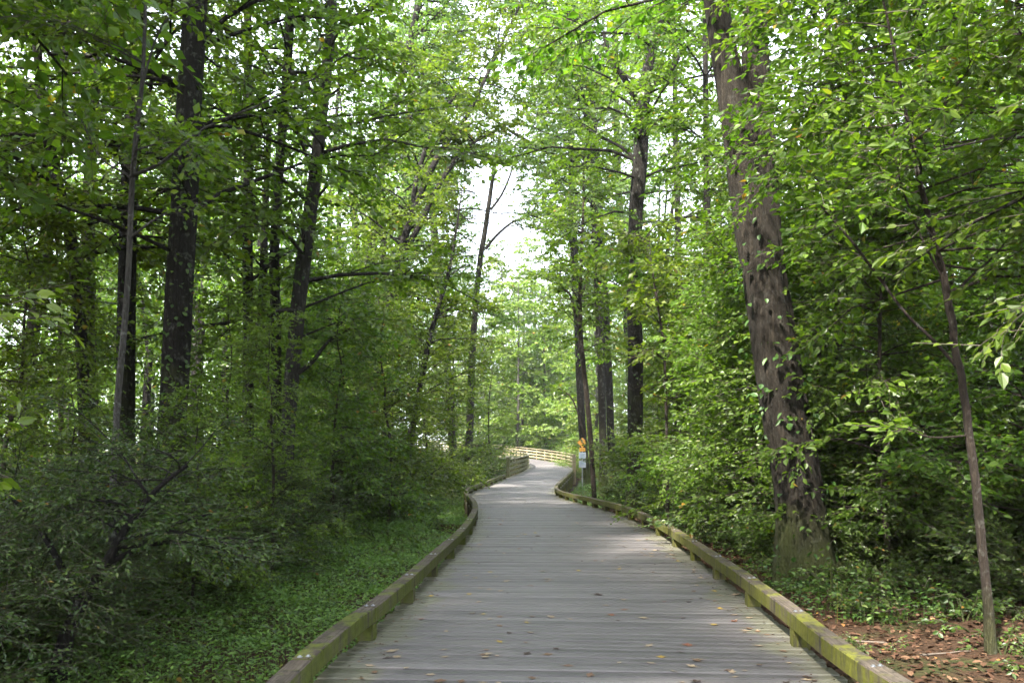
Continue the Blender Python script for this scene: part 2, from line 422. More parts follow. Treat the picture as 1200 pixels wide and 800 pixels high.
# rim boards and joists under the deck edge (part of the boardwalk)
for sgn in (-1,1):
    f,L=arc(sgn*(HW+.06),0,90)
    p,nn=f(np.arange(0,L,.4)); a=Acc(); sweep(a,p+np.array([0,0,-.15]),nn,box_prof(.045,.215)); a.build('rim_joist',M['kerb'],root,use_uv=True)
pl=[]
for k_ in range(8,len(CP),26):
    p=CP[k_]; a=Acc()
    for sgn in (-1,1):
        q=p.copy(); q[:2]+=NR[k_]*sgn*1.25
        gq=gz(q[0],q[1]); sweep(a,[q+[0,0,-.045],[q[0],q[1],min(gq,-.3)-.3]] if False else np.array([q+[0,0,-.045],[q[0],q[1],min(gq,q[2]-.3)-.3]]),np.array([NR[k_]]*2),np.array([(-.07,-.07),(.07,-.07),(.07,.07),(-.07,.07)]))

def kerb(sgn,y1,label,first):
    km=M['kerb'] if sgn<0 else M['kerb_yellow']
    f,L=arc(sgn*(HW+.075),1.2,y1)
    t=empty('kerb_rail',f([0.])[0][0]); loc=np.array(t.location)
    tag(t,label,'kerb rail','mossy kerb rails of the boardwalk')
    sp=1.86; u0=first; k=0; nb=int((L-u0)/sp)
    rr=rs(20+sgn)
    for k in range(nb+1):
        u=u0+k*sp; p,nn=f([u]); p=p[0]; n2=nn[0]; tg=np.array([-n2[1],n2[0]])
        g=gz(p[0],p[1])
        a=Acc(); c,s_=.069,.069
        pts=np.array([[*(p[:2]),min(g,p[2]-.2)-.25],[*(p[:2]),p[2]+.139]])
        pr=np.array([(-.069,-.069),(.069,-.069),(.069,.069),(-.069,.069)])
        V=[]
        for P_ in pts:
            for (x_,y_) in pr: V.append([P_[0]+n2[0]*(x_+sgn*.003)+tg[0]*y_,P_[1]+n2[1]*(x_+sgn*.003)+tg[1]*y_,P_[2]])
        a.add(V,[[0,1,5,4],[1,2,6,5],[2,3,7,6],[3,0,4,7],[4,5,6,7]],0,[(q%4*.14,q//4*.4) for q in range(8)])
        po=a.build('post',km,t,loc=loc,use_uv=True)
        if k<nb:
            ua,ub=u+.002+rr.normal(0,.01),u+sp-.004
            st=[ua]; sc=[1.]; cut=ua+.31
            while cut<ub-.15:
                st+=[cut-.004,cut-.002,cut+.002,cut+.004]; sc+=[1,.9,.9,1]; cut+=.31+rr.normal(0,.01)
            st+=[ub]; sc+=[1]
            P_,N_=f(st); dz=rr.normal(0,.003)
            a=Acc(); sweep(a,P_+np.array([0,0,.21+dz]),N_,box_prof(.14,.14,.009),sc,u0=rr.uniform(0,50))
            be=a.build('beam',km,t,loc=loc,use_uv=True)
            if P_[0][1]<19:
                for (du,dx) in ((.055,-.022),(.075,.03)):
                    q,_=f([u+du]); q=q[0]; nn_=_[0]
                    b=Acc(); th=np.linspace(0,2*np.pi,12,endpoint=False)
                    prof=[(.019,0),(.019,.003),(.011,.0035),(.010,.010),(.006,.012)]
                    cen=q+np.array([nn_[0]*dx,nn_[1]*dx,.2802+dz])
                    V=np.array([[cen[0]+r_*math.cos(x),cen[1]+r_*math.sin(x),cen[2]+z_] for r_,z_ in prof for x in th])
                    ii=np.arange(4)[:,None]*12; jj=np.arange(12)[None]; kk=(jj+1)%12
                    b.add(V,np.stack([ii+jj,ii+kk,ii+12+kk,ii+12+jj],-1).reshape(-1,4)); b.f.append((np.arange(48,60)[None],0))
                    bo=b.build('bolt',M['zinc'],be,loc=loc,smooth=False)
    return t
kerb(-1,51.5,'mossy timber kerb rail on the green ground cover side of the boardwalk',.55)
kerb(1,58.5,'yellow-green mossy timber kerb rail beside the thick leaning trunk',.35)

def guard(sgn,y0,label,mat,first_h=1.25):
    f,L=arc(sgn*(HW+.08),y0,95)
    t=empty('guard_rail',f([0.])[0][0]); loc=np.array(t.location); tag(t,label,'guard rail','timber guard rails at the far bend')
    sp=1.8; n=int(L/sp)
    for k in range(n+1):
        p,nn=f([k*sp]); p=p[0]; n2=nn[0]; tg=np.array([-n2[1],n2[0]]); g=gz(p[0],p[1]); w=.10 if k==0 else .065
        V=[]
        for z_ in (min(g,p[2]-.3)-.3,p[2]+(first_h if k==0 else 1.05)):
            for (x_,y_) in ((-w,-w),(w,-w),(w,w),(-w,w)): V.append([p[0]+n2[0]*(x_+sgn*.07)+tg[0]*y_,p[1]+n2[1]*(x_+sgn*.07)+tg[1]*y_,z_])
        a=Acc(); a.add(V,[[0,1,5,4],[1,2,6,5],[2,3,7,6],[3,0,4,7],[4,5,6,7]],0,[(q%4*.14,q//4*1.2) for q in range(8)]); a.build('post',mat,t,loc=loc,use_uv=True)
    u=np.arange(0.06,n*sp,.45); P_,N_=f(u)
    off=np.concatenate([N_*sgn*-.02,np.zeros((len(u),1))],1)
    for z_ in (.22,.52,.82):
        a=Acc(); sweep(a,P_+off+np.array([0,0,z_]),N_,box_prof(.04,.14,.005)); a.build('rail',mat,t,loc=loc,use_uv=True)
    off2=np.concatenate([N_*sgn*.04,np.zeros((len(u),1))],1)
    a=Acc(); sweep(a,P_+off2+np.array([0,0,1.075]),N_,box_prof(.19,.045,.006)); a.build('cap_rail',mat,t,loc=loc,use_uv=True)
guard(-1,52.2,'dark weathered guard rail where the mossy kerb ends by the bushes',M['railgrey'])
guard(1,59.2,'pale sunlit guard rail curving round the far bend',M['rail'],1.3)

# ------------------------------------------------------------------ trees
def clip_path(P):
    s=np.abs(P[:,0]-pc(P[:,1])); walk=(s<2.1)&(P[:,2]<3.4)&(P[:,1]<90)
    gap=(P[:,1]>26)&(P[:,1]<85)&(np.abs(P[:,0]+.95)<1.2+.25*np.sin(P[:,2]*1.7+P[:,1]))&(P[:,2]>.262*P[:,1]-.6*np.sin(P[:,0]*3))&(P[:,2]<.375*P[:,1])   # the canopy is open above the walk
    return ~(walk|gap)
THIN=.88
def poly_px(pts,D):
    """[(x,y,width px)] bottom to top -> points and radii in metres"""
    P=np.array([W(x,y,D+dd[0] if (dd:=q[3:]) else D) for q in pts for x,y in [q[:2]]]); r=np.array([q[2]*D/F/2*THIN for q in pts]); return P,r
def smooth_line(P,r,n,rg=None,wob=0):
    Q=catmull(np.hstack([P,r[:,None]]),max(3,n//len(P))) if len(P)>2 else np.linspace(np.append(P[0],r[0]),np.append(P[1],r[1]),n)
    P2,r2=Q[:,:3],np.maximum(Q[:,3],.004)
    if wob and rg is not None:
        P2=P2+np.cumsum(rg.normal(0,wob,P2.shape),0)*np.array([1,1,0])
    return P2,r2
def knobbly(n,sides,rg,amp=.06):
    th=np.linspace(0,2*np.pi,sides,endpoint=False)[None]; z=np.linspace(0,1,n)[:,None]*n*.25
    w=np.ones((n,sides))
    for m in (2,3,5): w+=amp*rg.uniform(.3,1)*np.sin(m*th+rg.uniform(0,6)+np.sin(z*rg.uniform(.3,.9)+rg.uniform(0,6)))
    return w
def rooted(P,r,ext_top=None):
    """carry the trunk down to the ground and up out of the picture"""
    b=P[0]; d=unit(P[0]-P[1]); d=d*np.array([.35,.35,1]); g=gz(b[0],b[1])
    if b[2]>g+.15:
        k=(b[2]-g)/max(.2,-d[2]); q=b+d*k; n=max(1,int(k/1.2)); 
        add=[b+(q-b)*(i/n) for i in range(1,n+1)]; P=np.vstack([add[::-1],P]); r=np.concatenate([[r[0]*(1+.25*(i/n)) for i in range(n,0,-1)],r])
    P=np.vstack([[P[0]+np.array([0,0,-.3])],P]); r=np.concatenate([[r[0]*1.45],r]); r[1]*=1.2
    if ext_top and P[-1,2]<ext_top:
        d=unit(P[-1]-P[-2]); h=ext_top-P[-1,2]; n=4; r1=r[-1]
        for i in range(1,n+1):
            dd=unit(d*np.array([.6,.6,1])); P=np.vstack([P,P[-1]+dd*h/n/max(.3,dd[2])]); r=np.append(r,r1*(1-.8*i/n))
    return P,r

def tree(name,label,cat,pts,D,bark,leaf,seed,top=None,nb=24,zlo=None,blen=(1.6,3.6),el=(.1,.7),forks=(),boughs=(),sides=12,
         leafs=(.12,.075),hi=False,k=6,sub_n=7,tw_gap=.2,tw_len=.42,grp=None,az=None,vine=0,dens=1.0,extra=None,bl_pow=1.0,droop=.45):
    rg=rs(seed)
    P,r=poly_px(pts,D); P,r=rooted(P,r,top); P,r=smooth_line(P,r,40,rg,.006)
    base=P[1].copy(); base[2]=gz(base[0],base[1])
    t=empty(name,base); tag(t,label,cat,grp)
    wood=Acc(); crown=Acc(); loc=np.array(t.location)
    tube(wood,P,r,sides,0,knobbly(len(P),sides,rg))
    stems=[(P,r)]
    for fk in forks:
        p,q=poly_px(fk,D); 
        if top and fk[-1][1]<=5:
            d=unit(p[-1]-p[-2]); 
            for i in range(3): p=np.vstack([p,p[-1]+d*(top-p[-1,2])/3*.8]); q=np.append(q,q[-1]*.65)
        p,q=smooth_line(p,q,24,rg,.004); tube(wood,p,q,max(6,sides-4),0); stems.append((p,q))
    limbs=[]
    for bg in boughs:
        p,q=poly_px(bg,D); p,q=smooth_line(p,q,14); tube(wood,p,q,6,0); limbs.append((p[len(p)//3:],q[-1]*.9))
    zt=P[-1,2]; zl=zlo if zlo is not None else 3.0
    nb=int(nb*1.55)
    leafs=(leafs[0]*1.2,leafs[1]*1.28) if not hi else (leafs[0]*.95,leafs[1]*1.0)
    for q in range(int(nb*dens)):
        p,rr=stems[0 if rg.rand()<.65 or len(stems)==1 else rg.randint(len(stems))]
        z=zl+(zt-zl)*(q+rg.rand())/max(1,int(nb*dens)); i=int(np.argmin(np.abs(p[:,2]-z)))
        fr=(z-zl)/max(.1,zt-zl); L=rg.uniform(*blen)*(1-.45*fr**bl_pow)
        a_=rg.uniform(0,2*np.pi) if az is None else rg.normal(az[0],az[1])
        limbs.append((limb(p[i],a_,rg.uniform(*el)+.3*fr,L,rg,6,droop),max(.008,min(rr[i]*.45,.012*L))))
    if extra: limbs+=extra(rg)
    sprays(wood,crown,limbs,rg,sub_n,.5,tw_gap,tw_len,k,leafs,hi,clip=clip_path)
    if vine:
        i=rg.randint(1,int(len(P)*.55),vine); th=rg.uniform(0,2*np.pi,vine)
        o=np.stack([np.cos(th),np.sin(th),np.zeros(vine)],1); va=Acc()
        p=P[i]+o*(r[i]*1.06+rg.exponential(.05,vine))[:,None]+np.stack([np.zeros(vine)]*2+[rg.normal(0,.25,vine)],1)
        leaves(va,p,o*.6+rg.normal(0,.4,(vine,3))+[0,0,-.5],o+rg.normal(0,.4,(vine,3))+[0,0,.6],rg.uniform(.05,.11,vine),rg.uniform(.04,.08,vine),True)
        va.build('vine',M['ivy'],t,loc=loc)
    wood.build('trunk',bark,t,smooth=True,loc=loc)
    crown.build('crown',[leaf,M['twig']],t,loc=loc)
    return t
GP='dark shrubs along the left bank'
G1='tall trees of the wood beside the boardwalk'
B=M
# ---- left side
tree('broadleaf_tree','thickest dark straight trunk on the bank, wrapped in leafy vine','tree',[(203,520,38),(208,420,37),(214,300,36),(222,150,34),(231,0,32)],13,B['bark_dark'],B['canopy'],11,20,48,4.6,(1.8,4.2),sides=18,grp=G1,vine=700)
tree('broadleaf_tree','dark trunk right behind the pale slender sapling','tree',[(146,500,25),(149,400,24),(153,250,22),(161,80,20),(164,0,18)],15,B['bark_dark'],B['canopy'],12,19,36,4.5,(1.8,4),grp=G1,vine=200)
tree('slender_sapling','pale grey slender sapling with thin slanting bare branches','sapling',[(131,560,9),(136,450,8.5),(146,330,7.5),(152,210,7),(161,110,5.5),(167,0,4)],8.5,B['bark_pale'],B['beech'],13,8.5,7,4.2,(.8,1.6),
     boughs=[[(150,208,5),(190,190,4),(240,150,3),(300,125,2.5),(345,103,2),(385,85,1.5)],[(153,278,4),(185,255,3),(235,230,1.5)],[(150,205,4),(118,185,2),(95,140,1.5)],[(159,130,4),(190,30,2.5),(240,0,1.5)]],leafs=(.10,.055),hi=True,grp=G1)
tree('broadleaf_tree','dark crooked tree with a low bough curving over its neighbours','tree',[(99,520,15),(97,440,15),(96,390,15),(88,300,15),(72,220,14),(60,160,13),(52,90,11),(44,0,10)],14,B['bark_dark'],B['beech'],14,18,34,4.6,(1.5,4.2),
     boughs=[[(56,64,6),(80,62,6),(105,66,5.5),(128,54,4),(150,45,3)],[(125,58,2.5),(150,66,1.5)],[(48,40,4),(72,12,3),(100,30,2.5),(150,45,2)]],grp=G1)
tree('broadleaf_tree','leaning trunk with green moss patches near the bright sky gap','tree',[(34,430,15),(42,360,17),(52,290,17),(60,220,14),(70,120,12),(78,0,9)],22,B['bark_grey'],B['canopy'],15,20,25,5,(2,4),grp=G1)
tree('broadleaf_tree','grey brown trunk close behind the dark crooked tree','tree',[(104,470,18),(103,330,18),(106,200,16),(112,60,13),(113,0,12)],19,B['bark_grey'],B['canopy'],16,21,28,5,(2,4.2),grp=G1)
tree('broadleaf_tree','thin straight trunk with a twin stem beside it in shade','tree',[(292,480,15),(291,330,14),(292,200,13),(292,60,11),(291,0,10)],20,B['bark_dark'],B['canopy'],17,20,28,4.5,(1.8,4),forks=[[(304,420,11),(308,330,11),(312,240,9),(316,150,7)]],grp=G1)
tree('broadleaf_tree','dark thin trunk with a bough reaching up toward the path','tree',[(322,470,13),(320,380,13),(318,300,13),(324,200,12),(331,110,12),(339,0,11)],18,B['bark_dark'],B['beech'],18,18,25,4,(1.6,3.6),boughs=[[(338,30,8),(362,20,7),(385,4,6),(410,-25,4)]],grp=G1)
tree('broadleaf_tree','mottled grey trunk leaning toward the path above the shrubs','tree',[(337,520,19),(343,430,19),(352,330,19),(364,240,17),(375,150,15),(385,60,13),(389,0,12)],17,B['bark_grey'],B['canopy'],19,19,39,3.8,(2,4.6),boughs=[[(388,40,8),(410,25,7),(434,12,6),(448,0,5)],[(345,440,7),(365,425,6),(385,400,4),(410,385,3)]],grp=G1,vine=150)
tree('broadleaf_tree','small dark leaning tree rising from the shaded bank shrubs','tree',[(480,520,9),(488,480,9),(497,430,8),(505,390,7),(520,340,5),(530,300,4)],30,B['bark_dark'],B['beech'],20,11,24,3,(1.4,3.2),grp=G1,leafs=(.13,.08))
tree('broadleaf_tree','dark trunk with long limbs slanting up over the bend','tree',[(437,500,11),(442,440,11),(452,380,11),(466,310,10),(484,250,9),(505,200,8),(528,160,7),(548,135,5)],33,B['bark_dark'],B['canopy'],21,22,50,5,(2.5,5.5),
     forks=[[(466,310,8),(492,262,8),(515,215,7),(540,180,6),(556,168,4)],[(484,250,7),(486,220,7),(500,170,6),(522,128,5),(535,110,4)]],boughs=[[(515,165,5),(535,158,4),(555,142,3)]],grp=G1,leafs=(.15,.09))
tree('broadleaf_tree','dark trunk near the rail with slender upright stem','tree',[(549,525,10),(551,470,10),(553,420,9),(558,350,8),(563,300,7.5),(568,270,7),(573,235,6),(579,195,5),(585,160,4)],48,B['bark_grey'],B['canopy'],22,None,12,4.5,(2,3.6),
     boughs=[[(569,292,4.5),(580,278,3.5),(598,262,3),(615,255,2)],[(575,246,3.5),(588,228,3),(598,205,2.5),(604,185,2),(618,172,1.5)],[(581,190,2.5),(595,178,2),(606,168,1.5)],[(579,203,2),(590,196,1.5),(600,192,1)]],dens=.8,grp=G1,leafs=(.16,.09))
tree('broadleaf_tree','tall grey trunk almost hidden in the pale leaves left of the sky gap','tree',[(455,500,11),(462,380,11),(472,260,11),(478,150,10),(484,60,8),(488,0,6)],45,B['bark_grey'],B['canopy'],23,33,60,9,(3,6.5),grp=G1,leafs=(.15,.09))
tree('broadleaf_tree','pale leaved tree with a long limb arching across the path','tree',[(530,520,10),(524,430,10),(515,330,10),(505,230,9),(498,120,7),(500,40,5)],56,B['bark_grey'],B['pale'],24,37,62,8,(3,7),grp=G1,leafs=(.155,.085),tw_gap=.24)
tree('old_shrub','old shrub with dark leaning stems in the near left shade','shrub',[(80,745,20),(100,705,17),(125,660,14),(150,615,10),(185,575,7),(225,545,5)],7.2,B['bark_black'],B['privet'],25,None,14,.8,(.7,1.6),boughs=[[(95,715,13),(70,660,10),(40,610,7),(10,580,4)],[(125,660,9),(165,640,7),(215,610,5),(260,600,3)]],leafs=(.05,.025),hi=True,k=9,tw_gap=.1,tw_len=.22,grp=GP)
# ---- right side
def hero():
    rg=rs(77); D=11.4
    P,r=poly_px([(950,690,98),(945,660,78),(941,600,66),(935,545,63),(926,490,61),(917,430,60),(909,370,60),(900,310,58),(893,260,58),(884,200,56),(874,140,46),(864,80,38),(856,30,34),(848,-30,32)],D)
    P[:,1]+=np.linspace(0,.5,len(P))
    P=np.vstack([[P[0]+[0.02,0,-.4]],P]); r=np.concatenate([[r[0]*1.15],r])
    d=unit(P[-1]-P[-2])
    for i in range(5): P=np.vstack([P,P[-1]+d*2.4]); r=np.append(r,r[-1]*.82)
    Q=catmull(np.hstack([P,r[:,None]]),14); P,r=Q[:,:3],Q[:,3]
    base=W(948,690,D); base[2]=gz(base[0],base[1]); t=empty('leaning_tree',base)
    tag(t,'massive leaning furrowed trunk with mossy flared roots beside the kerb','tree',G1); loc=np.array(t.location)
    S=56; n=len(P); th=np.linspace(0,2*np.pi,S,endpoint=False)[None]; zz=P[:,2:3]
    lob=np.ones((n,S))
    for m,am in ((2,.05),(3,.05),(5,.03),(9,.022),(14,.02),(19,.016)):
        lob+=am*np.sin(m*th+rg.uniform(0,6)+1.2*np.sin(zz*rg.uniform(.5,1.8)+rg.uniform(0,6)))
    fl=np.clip((.95-(zz-base[2]))/1.1,0,1)**1.8
    lob+=fl*(.40*np.maximum(0,np.sin(4*th+.6))+.22*np.maximum(0,np.sin(7*th+2.)))
    lob+=rg.normal(0,.010,(n,S))
    wood=Acc(); tube(wood,P,r,S,0,lob)
    P2,r2=poly_px([(905,330,42),(905,260,44),(901,190,42),(897,120,38),(894,60,35),(894,0,32),(897,-60,30)],D); P2[:,1]+=.35
    for i in range(4): P2=np.vstack([P2,P2[-1]+unit(P2[-1]-P2[-2])*2.5]); r2=np.append(r2,r2[-1]*.8)
    Q=catmull(np.hstack([P2,r2[:,None]]),12); P2,r2=Q[:,:3],Q[:,3]; n2=len(P2)
    lb=np.ones((n2,S))
    for m,am in ((2,.04),(5,.03),(11,.02),(17,.018)): lb+=am*np.sin(m*th+rg.uniform(0,6)+np.sin(P2[:,2:3]*rg.uniform(.5,1.8)))
    tube(wood,P2,r2,S,0,lb+rg.normal(0,.01,(n2,S)))
    limbs=[]
    for q in range(34):
        p,rr=(P,r) if q%2 else (P2,r2); z=rg.uniform(7.5,17); i=int(np.argmin(np.abs(p[:,2]-z)))
        limbs.append((limb(p[i],rg.uniform(0,6.3),rg.uniform(.1,.8),rg.uniform(1.8,3.6),rg,6,.5),.03))
    crown=Acc(); sprays(wood,crown,limbs,rg,9,.5,.2,.42,6,(.15,.095),clip=clip_path)
    nv=150; i=rg.randint(6,int(n*.55),nv); thv=rg.normal(math.pi*1.25,1.0,nv); o=np.stack([np.cos(thv),np.sin(thv),np.zeros(nv)],1)
    cl=rg.rand(nv)<.75; i=np.where(cl,np.clip((rg.choice(rg.randint(8,int(n*.5),26),nv)+rg.normal(0,2,nv)).astype(int),4,n-1),i)
    va=Acc(); p=P[i]+o*(r[i]*1.08+rg.exponential(.05,nv))[:,None]+rg.normal(0,.05,(nv,3))
    leaves(va,p,o*.6+rg.normal(0,.4,(nv,3))+[0,0,-.5],o+rg.normal(0,.4,(nv,3))+[0,0,.7],rg.uniform(.06,.13,nv),rg.uniform(.045,.09,nv),True)
    va.build('vine',M['ivy'],t,loc=loc)
    wood.build('trunk',M['bark_hero'],t,smooth=True,loc=loc); crown.build('crown',[M['maple'],M['twig']],t,loc=loc)
hero()
tree('broadleaf_tree','dark forked trunk standing over the undergrowth between path and leaning trunk','tree',[(745,560,20),(745,480,20),(745,400,20),(743,330,19),(746,250,19),(750,190,20),(754,115,17),(762,70,14),(772,30,12),(779,0,10)],24,B['bark_dark'],B['canopy'],31,24,34,8,(2.2,5),
     forks=[[(752,122,12),(742,108,10),(730,88,8),(719,75,7),(708,40,5)],[(757,110,9),(768,98,8),(788,80,6),(800,55,4)]],sides=14,grp=G1,vine=350,leafs=(.13,.08))
tree('broadleaf_tree','slim trunk beside the yellow sign with a crooked side stem','tree',[(696,580,6.5),(693,520,6.5),(688,460,6.5),(683,410,6.5),(681,360,5.5),(682,310,5),(684,250,3.5),(685,180,2.5)],28,B['bark_brown'],B['beech'],32,None,26,4.6,(1.2,2.8),
     boughs=[[(683,390,4),(674,368,3.5),(668,345,3),(658,335,3),(656,310,2)],[(682,345,3),(690,322,2),(694,300,1.5)],[(688,520,2.5),(672,470,2),(655,455,1.5)]],grp=G1,leafs=(.13,.075))
tree('broadleaf_tree','dark taller trunk close behind the slim trunk and sign','tree',[(689,560,10),(684,520,10),(680,450,10),(678,390,10),(675,330,10),(672,260,10),(670,160,9),(668,60,7),(668,0,6)],56,B['bark_dark'],B['canopy'],33,36,30,14,(2.2,4.6),grp=G1,leafs=(.2,.12))
tree('broadleaf_tree','thin dark trunk glimpsed between the forked tree and leaning trunk','tree',[(833,500,11),(833,420,10),(832,350,9),(830,280,9),(829,200,8),(828,90,7),(828,0,6)],22,B['bark_dark'],B['maple'],34,18,26,4.5,(1.8,4),grp=G1,leafs=(.13,.08))
tree('slender_sapling','brown sapling rising from bare leaf litter, nearest the kerb','sapling',[(1162,766,14.5),(1157,690,12.5),(1150,620,12),(1141,545,11),(1133,480,10.5),(1124,420,9.5),(1115,360,10),(1106,310,9),(1094,260,8),(1080,190,6),(1066,120,5),(1050,50,4),(1040,0,3)],7.2,B['bark_brown'],B['maple'],35,None,15,2.9,(.8,1.9),
     boughs=[[(1112,350,5),(1140,322,3.5),(1165,300,2.5),(1195,262,1.5)],[(1130,440,5),(1095,400,5),(1062,368,4),(1030,325,4),(1000,285,3.5),(980,262,3),(965,245,2.5),(957,232,2)],[(981,262,2.5),(976,240,2),(968,222,1.5),(956,210,1)],[(1108,330,4),(1085,290,3.5),(1064,240,3),(1052,200,2.5),(1046,150,1.5)],[(1136,510,3.5),(1090,512,2.5),(1060,500,1.5)]],
     sides=14,leafs=(.10,.056),hi=True,k=6,tw_gap=.14,tw_len=.32,sub_n=7,grp=G1,el=(-.1,.4))
tree('broadleaf_tree','narrow dark upright trunk deep in the leafy right wood','tree',[(1197,520,9),(1197,400,9),(1196,280,9),(1195,150,8),(1194,0,7)],14,B['bark_dark'],B['maple'],36,15,24,3.5,(1.4,3.2),grp=G1,hi=True)
tree('broadleaf_tree','far grey trunk seen through leaves behind the brown sapling','tree',[(1084,480,9),(1082,380,9),(1080,280,9),(1079,150,8),(1078,0,7)],20,B['bark_grey'],B['maple'],37,19,30,4,(1.8,4),grp=G1)
tree('slender_sapling','dark thin stem half hidden behind the massive leaning trunk','sapling',[(916,640,7),(910,580,7),(903,500,6),(897,430,6),(890,350,5),(885,280,4)],13.2,B['bark_dark'],B['maple'],38,7,16,2.2,(1,2.2),hi=True,grp=G1,leafs=(.11,.07))
tree('slender_sapling','thin rusty brown stem in the undergrowth near the forked tree','sapling',[(782,545,4),(780,470,4),(777,400,3.5),(770,350,3),(766,320,2)],19,B['bark_brown'],B['beech'],39,6.5,18,2.4,(.9,2),grp=G1)
tree('broadleaf_tree','tall pale leaved tree beyond the slim trunk, limbs spreading left','tree',[(716,540,10),(712,430,10),(706,320,10),(700,220,10),(693,120,9),(688,40,7),(684,0,6)],48,B['bark_dark'],B['pale'],40,35,60,9,(3,6.5),boughs=[[(688,215,6),(660,192,6),(630,172,5),(600,155,4),(565,130,3.5),(530,105,2.5)],[(680,105,6),(655,88,5),(640,78,5),(628,45,4),(615,10,3)],[(640,78,4),(620,68,3),(600,58,2.5)]],grp=G1,leafs=(.15,.085))
tree('broadleaf_tree','lofty tree with feathery leaves just right of the sky gap','tree',[(742,530,10),(738,430,10),(730,300,10),(724,200,9),(722,100,8),(722,0,6)],60,B['bark_dark'],B['pale'],41,40,60,12,(3,6.5),grp=G1,leafs=(.16,.09))
tree('broadleaf_tree','bushy bright tree beyond the forked dark trunk','tree',[(800,520,9),(798,420,9),(795,300,9),(792,180,8),(790,60,6)],34,B['bark_grey'],B['canopy'],42,28,44,4,(2.4,5.2),grp=G1,leafs=(.16,.1))
tree('broadleaf_tree','broad leafy tree filling the gap behind the leaning trunk','tree',[(990,520,10),(985,420,10),(980,300,9),(976,150,8),(974,0,6)],18,B['bark_grey'],B['maple'],43,20,40,3.2,(2,4.4),grp=G1,leafs=(.13,.08))
tree('broadleaf_tree','leafy tree over the deep right undergrowth behind the narrow trunk','tree',[(1240,500,12),(1235,380,12),(1230,250,11),(1226,100,10),(1224,0,9)],17,B['bark_grey'],B['maple'],44,19,38,3,(2,4.4),grp=G1,leafs=(.13,.08))

tree('broadleaf_tree','tall leaning tree whose fine leaves roof the walk before the sky gap','tree',[(418,520,12),(424,400,11),(436,280,11),(455,160,10),(478,60,9),(492,0,8)],38,B['bark_dark'],B['pale'],45,29,60,11,(3,6.5),grp=G1,leafs=(.13,.075),az=(0,1.3))
tree('broadleaf_tree','tall tree spreading fine leaves left over the walk beyond the slim trunk','tree',[(706,520,10),(703,400,10),(698,280,10),(690,160,9),(680,60,8),(674,0,7)],40,B['bark_dark'],B['pale'],46,29,60,12,(3,6.5),grp=G1,leafs=(.135,.075),az=(math.pi,1.3))
# trees that stand beside the picture: their boughs reach into it and they shade the walk
def plan_tree(name,label,X,Y,h,r0,seed,leaf,nb=30,zlo=2.5,blen=(2,4.5),leafs=(.13,.08),hi=False,az=None,grp=None,bark=None,el=(-.05,.5),k=6,sub_n=8,tw_gap=.18,tw_len=.42,lean=(0,0),cat='tree',sides=12,boughs=(),bl_pow=1.0):
    rg=rs(seed); g=gz(X,Y); n=14
    z=np.linspace(-.3,h,n); P=np.stack([X+lean[0]*(z/h)+np.cumsum(rg.normal(0,.05,n)),Y+lean[1]*(z/h)+np.cumsum(rg.normal(0,.05,n)),g+z],1)
    r=r0*np.linspace(1,.18,n); r[0]*=1.4; r[1]*=1.15
    P,r=smooth_line(P,r,40)
    t=empty(name,(X,Y,g)); tag(t,label,cat,grp); loc=np.array(t.location); wood=Acc(); crown=Acc()
    tube(wood,P,r,sides,0,knobbly(len(P),sides,rg)); limbs=[]
    nb=int(nb*1.4); leafs=(leafs[0]*1.1,leafs[1]*1.2) if not hi else (leafs[0]*.9,leafs[1]*.95)
    for q in range(nb):
        zz=g+zlo+(h-zlo)*(q+rg.rand())/nb; i=int(np.argmin(np.abs(P[:,2]-zz))); fr=(zz-g-zlo)/(h-zlo)
        L=rg.uniform(*blen)*(1-.5*fr**bl_pow); a_=rg.uniform(0,6.28) if az is None else rg.normal(*az)
        limbs.append((limb(P[i],a_,rg.uniform(*el)+.3*fr,L,rg,6,.45),max(.006,min(r[i]*.5,.011*L))))
    for bg in boughs:
        p=np.array(bg,float); limbs.append((p,.012))
    sprays(wood,crown,limbs,rg,sub_n,.5,tw_gap,tw_len,k,leafs,hi,clip=clip_path)
    wood.build('trunk',bark or M['bark_dark'],t,smooth=True,loc=loc); crown.build('crown',[leaf,M['twig']],t,loc=loc)
    return t
plan_tree('broadleaf_tree','leafy tree whose broad bright leaves hang in at the upper right corner',5.2,5.6,11,.13,51,M['maple'],38,3.7,(1.4,3.3),(.10,.06),True,az=(math.pi*.9,.9),tw_gap=.15,tw_len=.36,grp=G1,boughs=[[(5.2,5.6,5),(4.3,7,5.9),(3.3,8.4,6.5),(2.3,9.4,6.6)]])
plan_tree('slender_sapling','slender young tree whose leafy sprays cross the upper leaning trunk',5.7,8.7,9.0,.06,53,M['maple'],30,4.7,(2.4,4.3),(.105,.062),True,az=(math.pi*.93,.55),tw_gap=.15,tw_len=.34,grp=G1,bark=M['bark_brown'],cat='sapling',bl_pow=2.5)
plan_tree('broadleaf_tree','young tree with large leaves reaching in beside the left shrubs',-4.1,3.9,7,.06,52,M['beech'],14,1.2,(.7,1.35),(.095,.055),True,tw_gap=.14,tw_len=.3,grp=G1,bark=M['bark_brown'],boughs=[[(-4.1,3.9,2.0),(-3.4,3.95,2.3),(-2.9,3.9,2.42),(-2.42,3.9,2.35)],[(-4.1,3.9,1.5),(-3.4,3.8,1.75),(-2.9,3.75,1.8),(-2.5,3.7,1.72)]])
